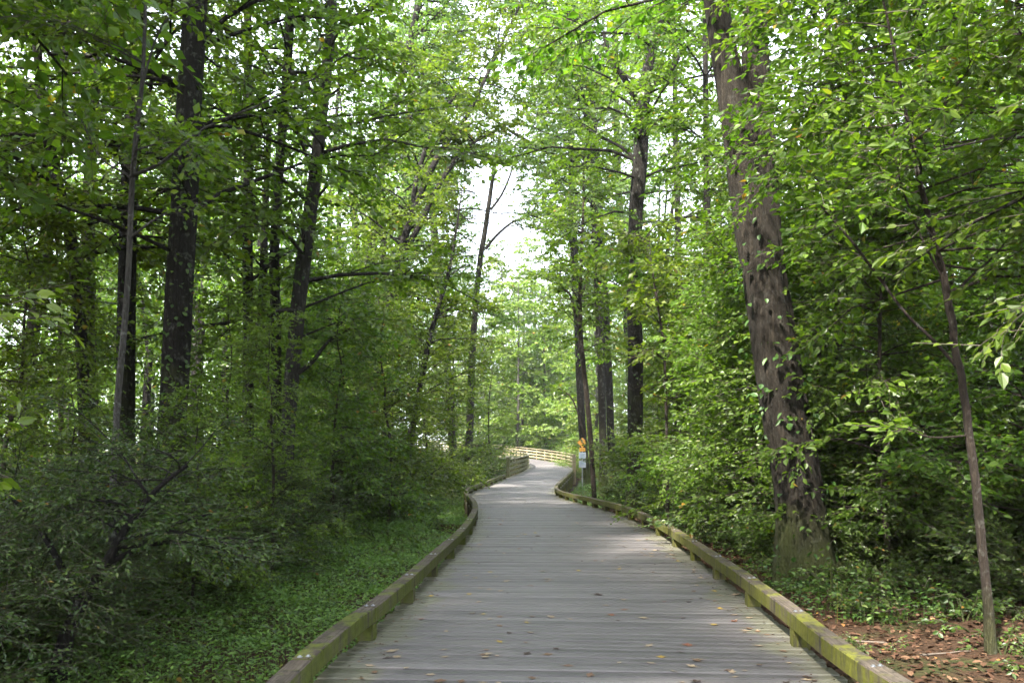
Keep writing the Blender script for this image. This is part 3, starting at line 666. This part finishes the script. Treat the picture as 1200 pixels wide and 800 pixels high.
for q,(x,y,h) in enumerate([(-7.5,-1.5,18),(-9,5,19),(-6,-7,17),(-12,11,20),(6.5,-3,17),(-13,1,20),(8.5,2,18),(-3.5,-12,18),(3,-14,18),(-16,18,21),(10,8,19),(-6.9,7.4,18),(-5.2,2.2,15)]):
    plan_tree('broadleaf_tree','tall tree outside the picture shading the near boardwalk',x,y,h,.2,60+q,M['canopy'],40,5.5,(2.5,5.5),(.17,.11),grp='shade trees around the viewer',tw_gap=.24,tw_len=.5)

for q,(x,D,h,lab) in enumerate([(566,118,24,'pale sunlit tree beyond the dark guard rail, left of the far clearing'),(612,108,25,'tall pale tree closing the far end of the walk'),(640,104,22,'sunlit tree behind the bright guard rail bend'),(700,80,20,'sunlit tree just beyond the signs'),(528,104,22,'sunlit tree behind the slender upright stem'),(660,112,26,'hazy tall tree at the back of the clearing'),(590,120,31,'tallest pale tree left of the middle of the clearing'),(628,117,31,'tallest pale tree right of the middle of the clearing'),(604,101,22,'pale tree in front of the tall clearing trees')]):
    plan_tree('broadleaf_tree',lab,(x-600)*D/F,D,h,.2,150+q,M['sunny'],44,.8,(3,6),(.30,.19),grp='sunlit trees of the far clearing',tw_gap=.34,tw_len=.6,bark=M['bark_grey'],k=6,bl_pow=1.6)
# ---- understory trees and shrubs: a few kinds, copied
def proto_tree(seed,h,leaf,leafs,nb,blen,k=7,hi=True,zlo=.7,bark=None,tw_gap=.15,tw_len=.34):
    rg=rs(seed); n=12; z=np.linspace(-.25,h,n)
    P=np.stack([np.cumsum(rg.normal(0,.05,n)),np.cumsum(rg.normal(0,.05,n)),z],1); P-=P[1]*[1,1,0]; r=np.linspace(.05*h/6,.008,n); P,r=smooth_line(P,r,36)
    wood=Acc();crown=Acc(); tube(wood,P,r,8,0); limbs=[]
    nb=int(nb*1.35); leafs=(leafs[0]*1.05,leafs[1]*1.15)
    for q in range(nb):
        zz=zlo+(h-zlo)*((q+rg.rand())/nb); i=int(np.argmin(np.abs(P[:,2]-zz))); fr=(zz-zlo)/(h-zlo)
        L=rg.uniform(*blen)*(1-.6*fr); limbs.append((limb(P[i],q*2.4+rg.normal(0,.5),rg.uniform(-.05,.5)+.3*fr,L,rg,6,.4),max(.005,.009*L)))
    sprays(wood,crown,limbs,rg,7,.5,tw_gap,tw_len,k,leafs,hi)
    return wood,crown,bark or M['bark_brown'],leaf
def proto_shrub(seed,h,w,leaf,leafs,ns,k=9,tw_gap=.09,tw_len=.22,sub_n=9,hi=False):
    rg=rs(seed); wood=Acc();crown=Acc(); limbs=[]
    for q in range(ns):
        a_=rg.uniform(0,6.28); o=np.array([math.cos(a_),math.sin(a_),0])*rg.uniform(0,w*.25)+np.array([0,0,-.1])
        el=rg.uniform(.35,1.5); L=(h*math.sin(el)+w*math.cos(el))*rg.uniform(.7,1.1)
        limbs.append((limb(o,a_+rg.normal(0,.4),el,L,rg,7,.75*rg.uniform(.6,1.4),.2),.014))
    sprays(wood,crown,limbs,rg,sub_n,.42,tw_gap,tw_len,k,leafs,hi,t0=.12,tilt=.5)
    return wood,crown,M['bark_dark'],leaf
made={}; RAD={}
PROTO={
 'under_a':lambda:proto_tree(101,6.0,M['beech'],(.09,.052),34,(1.3,2.6)),
 'under_b':lambda:proto_tree(102,7.5,M['beech'],(.085,.05),38,(1.3,2.8)),
 'maple_a':lambda:proto_tree(103,5.5,M['maple'],(.088,.052),38,(1.3,2.5),tw_gap=.125),
 'maple_b':lambda:proto_tree(104,7.0,M['maple'],(.082,.052),42,(1.3,2.7),tw_gap=.13),
 'yellow_a':lambda:proto_tree(105,4.0,M['yellow'],(.08,.05),18,(.8,1.5)),
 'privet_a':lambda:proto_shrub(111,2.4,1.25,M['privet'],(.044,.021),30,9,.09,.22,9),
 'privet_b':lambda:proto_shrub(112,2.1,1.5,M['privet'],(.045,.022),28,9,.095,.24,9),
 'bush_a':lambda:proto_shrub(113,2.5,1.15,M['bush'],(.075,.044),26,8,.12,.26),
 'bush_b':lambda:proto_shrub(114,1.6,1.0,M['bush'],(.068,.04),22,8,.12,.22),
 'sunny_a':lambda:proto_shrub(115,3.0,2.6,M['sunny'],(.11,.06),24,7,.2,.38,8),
 'herb':lambda:proto_shrub(116,.45,.5,M['bush'],(.06,.036),10,6,.10,.14,4,True),
}
CAT={'under':('understory_tree','tree'),'maple':('understory_tree','tree'),'yellow':('understory_tree','tree'),'privet':('privet_shrub','shrub'),'bush':('bush','bush'),'sunny':('bush','bush'),'herb':('low_plant','plant')}
rp=rs(5)
def put(kind,X,Y,sc,label,grp,keep=None):
    nm,cat=CAT[kind.split('_')[0]]
    if kind not in made:
        w,c,bk,lf=PROTO[kind](); t=empty(nm); w.build('trunk' if cat=='tree' else 'stem',bk,t,smooth=True); c.build('crown' if cat=='tree' else 'foliage',[lf,M['twig']],t); made[kind]=t
        fv=np.concatenate(c.v); RAD[kind]=float(np.percentile(np.hypot(fv[:,0],fv[:,1]),90))
    else: t=copy_tree(made[kind])
    if keep is not None and Y<80:      # shrubs keep clear of the walk
        m=HW+keep(Y)+RAD[kind]*sc
        if abs(X-pc(Y))<m: X=float(pc(Y)+math.copysign(m,X-pc(Y)))
    t.location=(X,Y,gz(X,Y)-.03); t.rotation_euler=(0,0,rp.uniform(0,6.28)); t.scale=(sc,sc,sc*rp.uniform(.92,1.1))
    tag(t,label,cat,grp); return t
def putx(kind,x,D,sc,label,grp,keep=None): return put(kind,(x-600)*D/F,D,sc,label,grp,keep)
GP='dark shrubs along the left bank'; GU='young understory trees in the wood'; GB='bushes along the path edge'
SH=[('privet_b',15,5.7,.9,'lowest dark shrub at the very near left, leaves close to the viewer'),('privet_a',150,7.7,.85,'dark shrub just in front of the old leaning stems'),('privet_a',-60,6.4,1.0,'dark fine leaved shrub in the near left corner'),('privet_b',75,7.2,1.05,'sprawling privet shrub with a dark leaning stem underneath'),
 ('privet_a',185,8.8,1.0,'dark privet shrub in front of the thickest dark trunk'),('privet_b',-10,9.6,1.15,'tall dark shrub behind the near left corner shrub'),
 ('privet_b',262,11,.95,'privet shrub with pale tipped sprays over the ground cover'),('privet_a',110,12.2,1.2,'shaded shrub below the pale slender sapling'),
 ('privet_a',318,13.8,1.0,'rounded dark shrub at the back edge of the ground cover'),('privet_b',230,15,1.2,'dark shrub at the foot of the thickest dark trunk'),
 ('privet_b',372,16.5,1.1,'shrub under the mottled grey leaning trunk'),('privet_a',330,20,1.25,'big shrub behind the mottled grey leaning trunk'),
 ('privet_a',425,21,1.15,'dark shrub near the litter patch at the bend'),('bush_a',455,25.5,1.2,'dull green bush just before the kerb bend'),
 ('privet_b',480,27,1.25,'dark low spreading shrub beyond the kerb bend'),('bush_a',515,31,1.3,'dark bush by the small leaning tree'),
 ('privet_a',540,35,1.3,'dark shrub overhanging the far kerb'),('bush_a',555,42,1.5,'dense shaded bush against the dark guard rail'),
 ('bush_a',575,50,1.4,'last dark bush where the guard rail starts'),('bush_b',590,57,1.4,'small bush just outside the dark guard rail'),('bush_a',588,61,1.75,'tall dark bush standing over the dark guard rail'),('bush_a',590,68,1.6,'bush behind the tall dark bush at the dark guard rail')]
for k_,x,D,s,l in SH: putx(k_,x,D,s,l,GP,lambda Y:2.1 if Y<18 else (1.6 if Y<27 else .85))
UT=[('under_a',225,10.6,.48,'slim young tree hiding the foot of the thickest dark trunk'),('under_b',318,13,.55,'young tree with wide sprays before the mottled grey trunk'),('maple_a',395,19,1.0,'bright young tree over the shrubs right of the mottled trunk'),('under_a',70,10.5,.5,'young tree with low sprays before the dark crooked tree'),('maple_b',-20,14,1.1,'leafy young tree at the open sky side'),('under_a',455,23,1.1,'young tree hanging over the litter patch'),('maple_a',345,27,1.3,'bright leafy tree amid the shaded left trunks'),('under_a',5,12.5,.9,'small tree with layered leaves left of the dark crooked tree'),('under_a',262,15.5,.75,'young tree just right of the thickest dark trunk'),
 ('under_b',70,19,1.15,'leafy young tree before the mossy leaning trunk'),('under_a',310,22,1.2,'young tree behind the twin stemmed trunk'),('under_b',400,24,1.1,'young tree right of the mottled grey trunk'),
 ('under_b',440,30,1.2,'young leafy tree over the shaded bank'),('under_a',500,37,1.3,'leafy young tree over the small leaning tree'),
 ('under_b',535,45,1.3,'bright young tree beside the slender upright stem'),('under_a',370,33,1.4,'young tree deep behind the leaning grey trunk'),
 ('under_b',575,60,1.3,'light young tree above the dark guard rail'),('under_a',420,42,1.6,'distant young tree amid the left wood'),('under_b',330,40,1.6,'distant leafy tree glimpsed past the twin stems'),
 ('maple_a',880,14.5,.95,'broad leaved young tree in front of the leaning trunk fork'),('maple_b',960,13.5,1.0,'broad leaved young tree touching the leaning trunk'),('maple_a',1040,11.5,1.0,'broad leaved young tree behind the brown sapling'),
 ('maple_b',1125,12.5,1.05,'broad leaved tree right of the far grey trunk'),('maple_a',1210,10,1.0,'broad leaved young tree at the narrow dark trunk'),('maple_b',900,19,1.1,'young tree behind the thin dark trunk'),
 ('under_a',855,17,1.0,'young tree hanging sprays before the thin dark trunk'),('under_b',835,20,1.0,'young tree left of the thin dark trunk'),('under_a',795,25,1.15,'young tree at the foot of the forked trunk'),
 ('under_b',790,31,1.1,'young tree left of the forked trunk'),('under_a',785,37,1.2,'young tree behind the sign and the slim trunk'),('under_b',840,27,1.4,'young tree deep between forked and leaning trunks'),
 ('maple_b',1030,20,1.3,'tall young tree far behind the brown sapling'),('maple_a',1150,18,1.3,'leafy young tree deep in the right wood'),('yellow_a',1045,15.5,1.15,'small tree with yellowing leaves behind the brown sapling'),
 ('under_a',748,56,1.3,'light leaved young tree beyond the signs'),('under_b',785,46,1.5,'leafy young tree behind the left young trees'),('maple_b',1260,14,1.2,'broad leaved tree half out of view'),('maple_a',1000,25,1.5,'far tree filling the view behind the yellowing tree')]
for k_,x,D,s,l in UT: putx(k_,x,D,s,l,GU,lambda Y:-.1)
BU=[('bush_b',745,23,.9,'low bush next to the kerb before the slim trunk'),('bush_a',770,20.5,1.0,'bush at the kerb below the forked trunk'),('bush_a',800,17.5,1.0,'leafy bush by the middle of the kerb'),
 ('bush_b',838,16,1.1,'bush leaning on the kerb near the thin rusty stem'),('bush_a',862,14.6,1.0,'bush just left of the leaning trunk'),('bush_a',885,18,1.25,'bush behind the bush left of the leaning trunk'),
 ('bush_b',895,12.9,.7,'small bush at the roots of the leaning trunk'),('bush_a',820,22,1.25,'tall bush behind the middle kerb bushes'),('bush_a',785,28,1.3,'tall bush behind the forked trunk'),
 ('bush_b',728,28,.75,'reddish low bush beside the slim trunk'),('bush_a',765,33,1.1,'bush behind the slim trunk'),('bush_a',1015,13.4,.95,'bush right of the leaning trunk'),
 ('bush_b',1060,11.6,.85,'open bush over the leaf litter'),('bush_a',1100,13,1.0,'bush behind the brown sapling'),('bush_b',1235,9.2,.95,'bush beside the brown sapling base'),
 ('bush_a',1180,11,1.15,'dense bush under the narrow dark trunk'),('bush_a',960,15,1.2,'dense bush behind the leaning trunk'),('bush_a',1100,15,1.4,'tall bush in the deep right shade'),('bush_a',1240,12,1.3,'bush half out of view in the right shade'),
 ('bush_b',735,44,1.1,'bush near the sign post foot')]
for k_,x,D,s,l in BU: putx(k_,x,D,s,l,GB,lambda Y:.65 if Y>12.5 else 1.0)
SB=[(610,104,1.3),(640,108,1.6),(668,104,1.4),(690,98,1.5),(585,110,1.7),(655,120,2.2),(620,122,2.3),(700,112,2.2),(680,78,.8),(560,112,2.0),(695,72,.9)]
SL=['pale sunlit bush behind the middle of the far guard rail','sunlit bush above the bright guard rail bend','yellow green bush behind the guard rail near the sign','sunlit bush between sign and guard rail','pale bush at the rail end beyond the dark bush','tall pale bush in the clearing','tall hazy bush at the far middle of the clearing','tall sunlit bush beyond the sign','low bright bush by the end post','hazy bush beyond the dark left bank','bright small bush behind the sign post']
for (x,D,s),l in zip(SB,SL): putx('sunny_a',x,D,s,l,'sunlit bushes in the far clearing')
rp2=rs(9)
for (x,D,s,l) in [(1005,9.4,1.0,'low seedling on the litter near the leaning trunk roots'),(985,10.2,1.2,'low leafy plant against the leaning trunk roots'),(1020,7.2,.6,'tiny plant beside the kerb on brown litter'),(1130,8.4,1.1,'low plant left of the brown sapling'),(1070,9.2,1.2,'low plant under the open bush'),
  (1180,7.0,.8,'low plant right at the brown sapling foot'),(960,11.2,1.2,'low plant on the mossy root'),(1100,9.8,1.3,'wide low plant in the shade of bushes'),(1030,10.3,1.3,'bright low plant in front of the bushes'),(1150,9.6,1.3,'low plant behind the brown sapling foot'),
  (300,9.8,1.2,'low plant amid the ground cover below the shrubs'),(200,7.2,1.3,'low plant in the dark under the left shrubs'),(440,15,1.3,'lush low plant in the ground cover patch'),(470,16.5,1.2,'lush low plant nearest the kerb in the ground cover'),(455,18,1.5,'bright lush plant before the litter patch at the bend'),(400,12,1.1,'low plant in the middle of the ground cover'),(350,10.5,1.0,'low plant at the shrub edge of the ground cover'),(500,21,1.4,'low plant between ground cover and kerb bend')]:
    putx('herb',x,D,s,l,'low plants on the forest floor')

# ------------------------------------------------------------------ ground stuff
def scatter(n,s0,s1,y0,y1,rg,pw=1.0):
    u=rg.rand(n)**pw; Y=y0+(y1-y0)*u; s=rg.uniform(s0,s1,n); X=pc(Y)+s; return X,Y
rg=rs(31)
a=Acc()
X,Y=scatter(125000,-6.2,-1.98,3.5,60,rg,1.8)
ok=np.sin(X*1.3+Y*.9)*.5+np.sin(X*.6-Y*1.7+1)*.5+rg.normal(0,.35,len(X))>-1.15; ok&=~((Y>19)&(Y<24)&(X-pc(Y)>-3.0)&(rg.rand(len(X))<.85)); X,Y=X[ok],Y[ok]
n=len(X); hgt=rg.gamma(2.,.045,n)+.02+.07*np.clip(np.sin(X*2.1+Y*1.3),0,1)
P=np.stack([X,Y,ground(X,Y)+hgt],1); az=rg.uniform(0,6.28,n)
sz=np.clip(.036+.0018*Y,.036,.085)*rg.uniform(.7,1.4,n)
leaves(a,P,heading(az,rg.normal(.1,.35,n)),np.array([0,0,1.])+rg.normal(0,.38,(n,3)),sz,sz*.42)
ns=n//5; segs(a,np.stack([X[:ns],Y[:ns],ground(X[:ns],Y[:ns])],1),P[:ns],.0016,.001)
tag(a.build('ground_cover',[M['ground']]),'bright green low ground cover between the kerb and the dark shrubs','ground cover',kind='stuff')
a=Acc(); X,Y=scatter(34000,1.98,6.5,8.8,62,rg,1.5); ok=(X-pc(Y)>2.2+.25*rg.rand(len(X)))&(np.sin(X*1.7+Y*.8)+rg.normal(0,.5,len(X))+.16*(Y-13)>-.1); X,Y=X[ok],Y[ok]
n=len(X); hgt=rg.gamma(1.6,.07,n)+.02; P=np.stack([X,Y,ground(X,Y)+hgt],1); sz=np.clip(.045+.001*Y,.05,.09)*rg.uniform(.6,1.4,n)
leaves(a,P,heading(rg.uniform(0,6.28,n),rg.normal(0,.3,n)),np.array([0,0,1.])+rg.normal(0,.4,(n,3)),sz,sz*.6,True)
ns=n//3; segs(a,np.stack([X[:ns],Y[:ns],ground(X[:ns],Y[:ns])],1),P[:ns],.002,.001)
tag(a.build('undergrowth',[M['ivy']]),'leafy low undergrowth between the right kerb and the wood','undergrowth',kind='stuff')
a=Acc(); Xs=[];Ys=[]
for (n,s0,s1,y0,y1,pw) in ((14000,1.98,8,4,16,1.1),(2500,-9,-2,4,30,1.),(2600,-3.3,-2,18,25,1.),(2600,1.98,3.,14,40,1.)):
    X,Y=scatter(n,s0,s1,y0,y1,rg,pw); Xs.append(X);Ys.append(Y)
X=np.concatenate(Xs);Y=np.concatenate(Ys); n=len(X); sz=rg.uniform(.03,.085,n)
leaves(a,np.stack([X,Y,ground(X,Y)+rg.uniform(.004,.03,n)],1),heading(rg.uniform(0,6.28,n),rg.normal(.05,.2,n)),np.array([0,0,1.])+rg.normal(0,.3,(n,3)),sz,sz*.6,True)
tag(a.build('leaf_litter',[M['litter']]),'brown fallen leaf litter covering the forest floor','leaf litter',kind='stuff')
# crumbs of leaf along the deck edges
a=Acc(); k_=rg.randint(30,380,2600); sd=np.where(rg.rand(2600)<.5,-1,1); off=sd*(HW-.02-rg.exponential(.09,2600)); off=np.clip(off,-HW-.0,HW+.0)
P=CP[k_].copy(); P[:,:2]+=NR[k_]*off[:,None]; P[:,:2]+=rg.normal(0,.05,(2600,2)); P[:,2]+=.004; sz=rg.uniform(.010,.035,2600)
leaves(a,P,heading(rg.uniform(0,6.28,2600),rg.normal(.1,.15,2600)),np.array([0,0,1.])+rg.normal(0,.25,(2600,3)),sz,sz*.6,True)
tag(a.build('leaf_crumbs',[M['litter']]),'small dry leaf crumbs gathered along both deck edges','leaf litter',kind='stuff')

# fallen leaves on the deck, each its own thing
def fleaf(seed,colr,kind):
    rg=rs(seed); n=NT('fallen '+kind); tc=n.n('ShaderNodeTexCoord').outputs['Object']
    c=n.mix(n.noise(tc,45,4),colr,tuple(q*.5 for q in colr)); m=n.done(n.bsdf(c,.7,spec=.3))
    N=22; th=np.linspace(0,2*np.pi,N,endpoint=False); lob=.5+.13*np.cos(5*th)+.06*np.cos(9*th+1)+.2*np.cos(th)+rg.normal(0,.03,N)
    a=Acc(); V=[(0,0,.004)]
    for rr in (.55,1.):
        for t,l in zip(th,lob):
            x=l*rr*math.cos(t); y=l*rr*math.sin(t)*.75; V.append((x,y,.006+.16*abs(y)**1.3*rr+.12*max(0,x)**2+rg.uniform(0,.05)*rr))
    fs=[[0,1+i,1+(i+1)%N] for i in range(N)]
    a.add(V,fs); a.f.append((np.array([[1+i,1+N+i,1+N+(i+1)%N,1+(i+1)%N] for i in range(N)]),0))
    segs(a,np.array([[-.42,0,.02]]),np.array([[-.85,.06,.05]]),.014,.01)
    return a.build('fallen_leaf',m)
FL=[(fleaf(1,(.40,.30,.20),'tan leaf'),'curled pale tan leaf lying on the grey deck planks'),(fleaf(2,(.17,.10,.06),'brown leaf'),'dry brown leaf lying on the grey deck planks'),
    (fleaf(3,(.05,.03,.022),'dark leaf'),'dark blackish brown leaf lying on the grey deck planks'),(fleaf(4,(.22,.085,.045),'rust leaf'),'rusty orange leaf lying on the grey deck planks'),(fleaf(5,(.50,.33,.06),'yellow leaf'),'yellow leaf lying on the grey deck planks')]
rg=rs(8); used=set(); 
def place_leaf(q,X,Y,s,label=None):
    o=FL[q][0] if q not in used else FL[q][0].copy()
    if q in used: col.objects.link(o)
    used.add(q)
    o.location=(X,Y,float(pz(Y))+.002); o.rotation_euler=(rg.normal(0,.06),rg.normal(0,.06),rg.uniform(0,6.28)); o.scale=(s,s,s*rg.uniform(.6,1.3))
    tag(o,label or FL[q][1],'fallen leaf','fallen leaves scattered on the boardwalk')
def pxdeck(x,y): 
    D=EYE*F/(y-HZ); return (x-600)*D/F,D
for (x,y,q,s,l) in [(775,770,4,.075,'largest yellow leaf on the near right deck planks'),(703,697,2,.10,'dark rumpled leaf alone mid deck'),(630,628,2,.12,'black clump of leaf farthest up the middle of the deck'),(861,728,3,.07,'deep red brown leaf near the right kerb post'),
    (861,697,0,.10,'pale pinkish leaf heap beside a right kerb post'),(457,763,0,.09,'largest pale leaf on the planks near the left kerb'),(586,752,4,.055,'small yellow leaf on the left half of the deck'),(647,723,0,.075,'tan leaf pair in the middle of the deck'),(756,724,0,.08,'pale tan leaf right of the deck middle'),(640,767,1,.07,'brown leaf with its stalk up, near middle of the deck'),(513,798,1,.08,'brown leaf nearest the viewer')]:
    X,Y=pxdeck(x,y); place_leaf(q,X,Y,s,l)
for k_ in range(250):
    Y=5.6+rg.rand()**1.6*22; s=rg.uniform(-1,1); s=np.sign(s)*abs(s)**(.55 if rg.rand()<.5 else 1.0)*1.68
    place_leaf(rg.choice(5,p=[.50,.20,.14,.08,.08]),pc(Y)+s,Y,rg.uniform(.035,.075))
for k_ in range(70):
    Y=5.8+rg.rand()*12; place_leaf(rg.choice(5,p=[.5,.24,.1,.12,.04]),pc(Y)+1.70-rg.exponential(.16),Y,rg.uniform(.03,.07))
# sticks on the litter
for (x,y,l,az) in [(1080,765,.5,.3),(1040,745,.6,2.6),(1010,712,.5,.1)]:
    D=EYE*F/(y-HZ)*1.03; p=np.array([(x-600)*D/F,D,0]); p[2]=gz(p[0],p[1])+.015
    a=Acc(); P=limb(p,az,.05,l,rg,6,.05,.25); P[:,2]=ground(P[:,0],P[:,1])+.02; tube(a,P,np.linspace(.011,.004,6),6)
    o=a.build('dead_stick',M['wood_dead'],loc=p); o.location=p; tag(o,{.3:'thin dead stick on litter nearest the brown sapling',2.6:'longest dead stick lying on the brown litter',.1:'dead stick lying close to the leaning trunk roots'}[az],'stick')

# ------------------------------------------------------------------ sign post
sp=empty('sign_post',(4.22,51.2,gz(4.22,51.2))); tag(sp,'post with yellow curve warning diamond and two white notices','sign')
g=gz(4.22,51.2)
def sbox(name,cx,cz,w,h,t,m,y=0,rot=0,parent=sp):
    a=Acc(); c,s_=math.cos(rot),math.sin(rot); V=[]
    for yy in (-t/2,t/2):
        for (x,z) in ((-w/2,-h/2),(w/2,-h/2),(w/2,h/2),(-w/2,h/2)): V.append((cx+x*c-z*s_,y+yy,cz+x*s_+z*c-g))
    a.add(V,[[0,1,2,3],[7,6,5,4],[0,4,5,1],[1,5,6,2],[2,6,7,3],[3,7,4,0]]); return a.build(name,m,parent)
zc=lambda y: EYE-(y-HZ)*51.2/F
sbox('pole',0,(zc(515)+g-.4)/2,.06,zc(515)-g+.4,.05,M['zinc'],.03)
dm=sbox('warning_diamond',0,zc(518.3),.44,.44,.006,M['sign_yellow'],-.01,math.pi/4)
a=Acc()
pth=np.array([(.06,-.17),(.06,-.06),(.0,-.02),(-.05,.02),(-.05,.10)])
for i in range(4):
    p,q=pth[i],pth[i+1]; d=(q-p)/np.linalg.norm(q-p); nrm=np.array([-d[1],d[0]])*.019; e=d*.010
    a.add([(*(v:=c)[:1],-.016,c[1]+zc(518.3)-g) for c in (p-e-nrm,p-e+nrm,q+e+nrm,q+e-nrm)],[[0,1,2,3]])
a.add([(x-.05,-.016,z+.10+zc(518.3)-g) for x,z in ((-.075,0),(.075,0),(0,.11))],[[0,1,2]])
a.build('arrow',M['sign_black'],dm)
pq=sbox('plaque',0,zc(526.5),.36,.22,.006,M['sign_yellow'],-.01)
for i,(cy,h) in enumerate(((533.6,.40),(543.4,.44))):
    s_=sbox('notice',.0,zc(cy),.42,h,.006,M['sign_white'],-.01)
    for r_ in range(4 if i==0 else 3):
        sbox('text_line',-.01 if r_%2 else .01,zc(cy)+h/2-.08-r_*.085,.30-.05*(r_%2),.032,.004,M['sign_green'],-.016,parent=s_)

# ------------------------------------------------------------------ distant wood (one mass) and sky
rg=rs(91); a=Acc()
def clump(cx,cy,cz,rx,rz,n,sz):
    v=unit(rg.normal(0,1,(n,3)))*rg.uniform(.55,1.05,(n,1))**.6; P=np.array([cx,cy,cz])+v*np.array([rx,rx,rz])
    leaves(a,P,rg.normal(0,1,(n,3))+[0,0,-.3],v+rg.normal(0,.6,(n,3))+[0,0,.6],sz*rg.uniform(.6,1.3,n),sz*.6*rg.uniform(.7,1.2,n),False,0)
def far_tree(X,Y,h,n,sz):
    g=gz(X,Y); tube(a,np.array([[X,Y,g-.5],[X+rg.normal(0,.4),Y,g+h*.5],[X+rg.normal(0,.8),Y,g+h*.92]]),[.22,.16,.05],6,1)
    for q in range(9):
        t=rg.uniform(.22,1); rr=h*.17*(1.25-t)+.8; clump(X+rg.normal(0,h*.09),Y+rg.normal(0,h*.09),g+h*t,rr,rr*.75,n//9,sz)
for q in range(75):           # right wood is deep and closed
    Y=rg.uniform(36,100); X=.12*Y+rg.uniform(3,60); far_tree(X,Y,rg.uniform(16,27),2300,.27)
for q in range(62):           # left wood is thinner, with sky between its trees
    Y=rg.uniform(34,66); X=-.10*Y-rg.uniform(3,58); far_tree(X,Y,rg.uniform(11,21),2300,.27)
for q in range(19):           # taller ones behind the left trunks
    Y=rg.uniform(42,66); X=Y*rg.uniform(-.50,-.13); far_tree(X,Y,rg.uniform(20,33),2600,.24)
for q in range(46):
    Y=rg.uniform(118,170); X=rg.uniform(-90,90); c=abs(X-2)/Y
    far_tree(X,Y,rg.uniform(17,24) if c<.07 else rg.uniform(22,32),2600,.42)
for q in range(16):           # the trees that close the far end of the path
    Y=rg.uniform(118,140); X=-9+q*1.7+rg.normal(0,.5); far_tree(X,Y,rg.uniform(17,25),2600,.38); clump(X,Y-4,4,3.2,4,900,.34)
for q in range(210):           # low brush closing the view at the foot of the trees
    Y=rg.uniform(26,112); sd=-1 if q%2 else 1; X=sd*(.13*Y+rg.uniform(2.5,50)); clump(X,Y,gz(X,Y)+rg.uniform(.6,1+Y*.09),rg.uniform(1.5,3.2),rg.uniform(1.4,3.),800,.17)
tag(a.build('distant_woodland',[M['canopy'],M['bark_dark']]),'distant leafy wood behind the trees by the path','woodland',kind='stuff')

SUN_EL,SUN_AZ=R(50),R(-142)          # azimuth from +Y, clockwise; from behind the left shoulder
a=Acc(); x0,x1,y0,y1,z0,z1=-620,620,-40,940,-4,46
a.add([(x,y,z) for z in (z0,z1) for (x,y) in ((x0,y0),(x1,y0),(x1,y1),(x0,y1))],[[0,3,2,1],[4,5,6,7],[0,1,5,4],[1,2,6,5],[2,3,7,6],[3,0,4,7]])
hm=NT('thin forest air'); pv=hm.n('ShaderNodeVolumePrincipled'); pv.inputs['Color'].default_value=(.95,.97,.95,1); pv.inputs['Density'].default_value=.00028; pv.inputs['Anisotropy'].default_value=.1
hm.l(pv.outputs[0],hm.out.inputs['Volume']); tag(a.build('haze',hm.m),'thin pale air that softens the far end of the walk','haze',kind='stuff')
w=bpy.data.worlds.new('World'); scene.world=w; w.use_nodes=True; nt=w.node_tree; bg=nt.nodes['Background']
sky=nt.nodes.new('ShaderNodeTexSky'); sky.sky_type='NISHITA'; sky.sun_disc=False; sky.sun_elevation=SUN_EL; sky.sun_rotation=SUN_AZ
sky.dust_density=3.5; sky.air_density=1.0; sky.ozone_density=1.0
mx=nt.nodes.new('ShaderNodeMix'); mx.data_type='RGBA'; mx.inputs[0].default_value=.7; mx.inputs[7].default_value=(5.6,5.9,6.4,1)   # thin bright cloud veil
nt.links.new(sky.outputs[0],mx.inputs[6]); nt.links.new(mx.outputs[2],bg.inputs['Color']); bg.inputs['Strength'].default_value=.15
sd=bpy.data.lights.new('sun','SUN'); sd.energy=4.2; sd.angle=R(2.5); sd.color=(1,.94,.83)
so=bpy.data.objects.new('sun',sd); col.objects.link(so)
dirv=Vector((math.sin(SUN_AZ)*math.cos(SUN_EL),math.cos(SUN_AZ)*math.cos(SUN_EL),math.sin(SUN_EL)))
so.rotation_euler=dirv.to_track_quat('Z','Y').to_euler(); so.location=dirv*60

cd=bpy.data.cameras.new('camera'); cd.sensor_width=36; cd.lens=30; cd.shift_y=(HZ-400)/1200; cd.clip_end=3000; cd.clip_start=.05
co=bpy.data.objects.new('camera',cd); col.objects.link(co); co.location=(0,0,EYE); co.rotation_euler=(R(90),0,0); scene.camera=co
vs=scene.view_settings; vs.view_transform='Standard'; vs.look='None'; vs.exposure=2.55; vs.gamma=1; vs.use_curve_mapping=False
cy=scene.cycles; cy.max_bounces=4; cy.diffuse_bounces=2; cy.glossy_bounces=2; cy.transmission_bounces=4; cy.transparent_max_bounces=4
cy.caustics_reflective=False; cy.caustics_refractive=False; cy.use_denoising=True; cy.denoising_prefilter='FAST'; cy.use_adaptive_sampling=True; cy.adaptive_threshold=.015
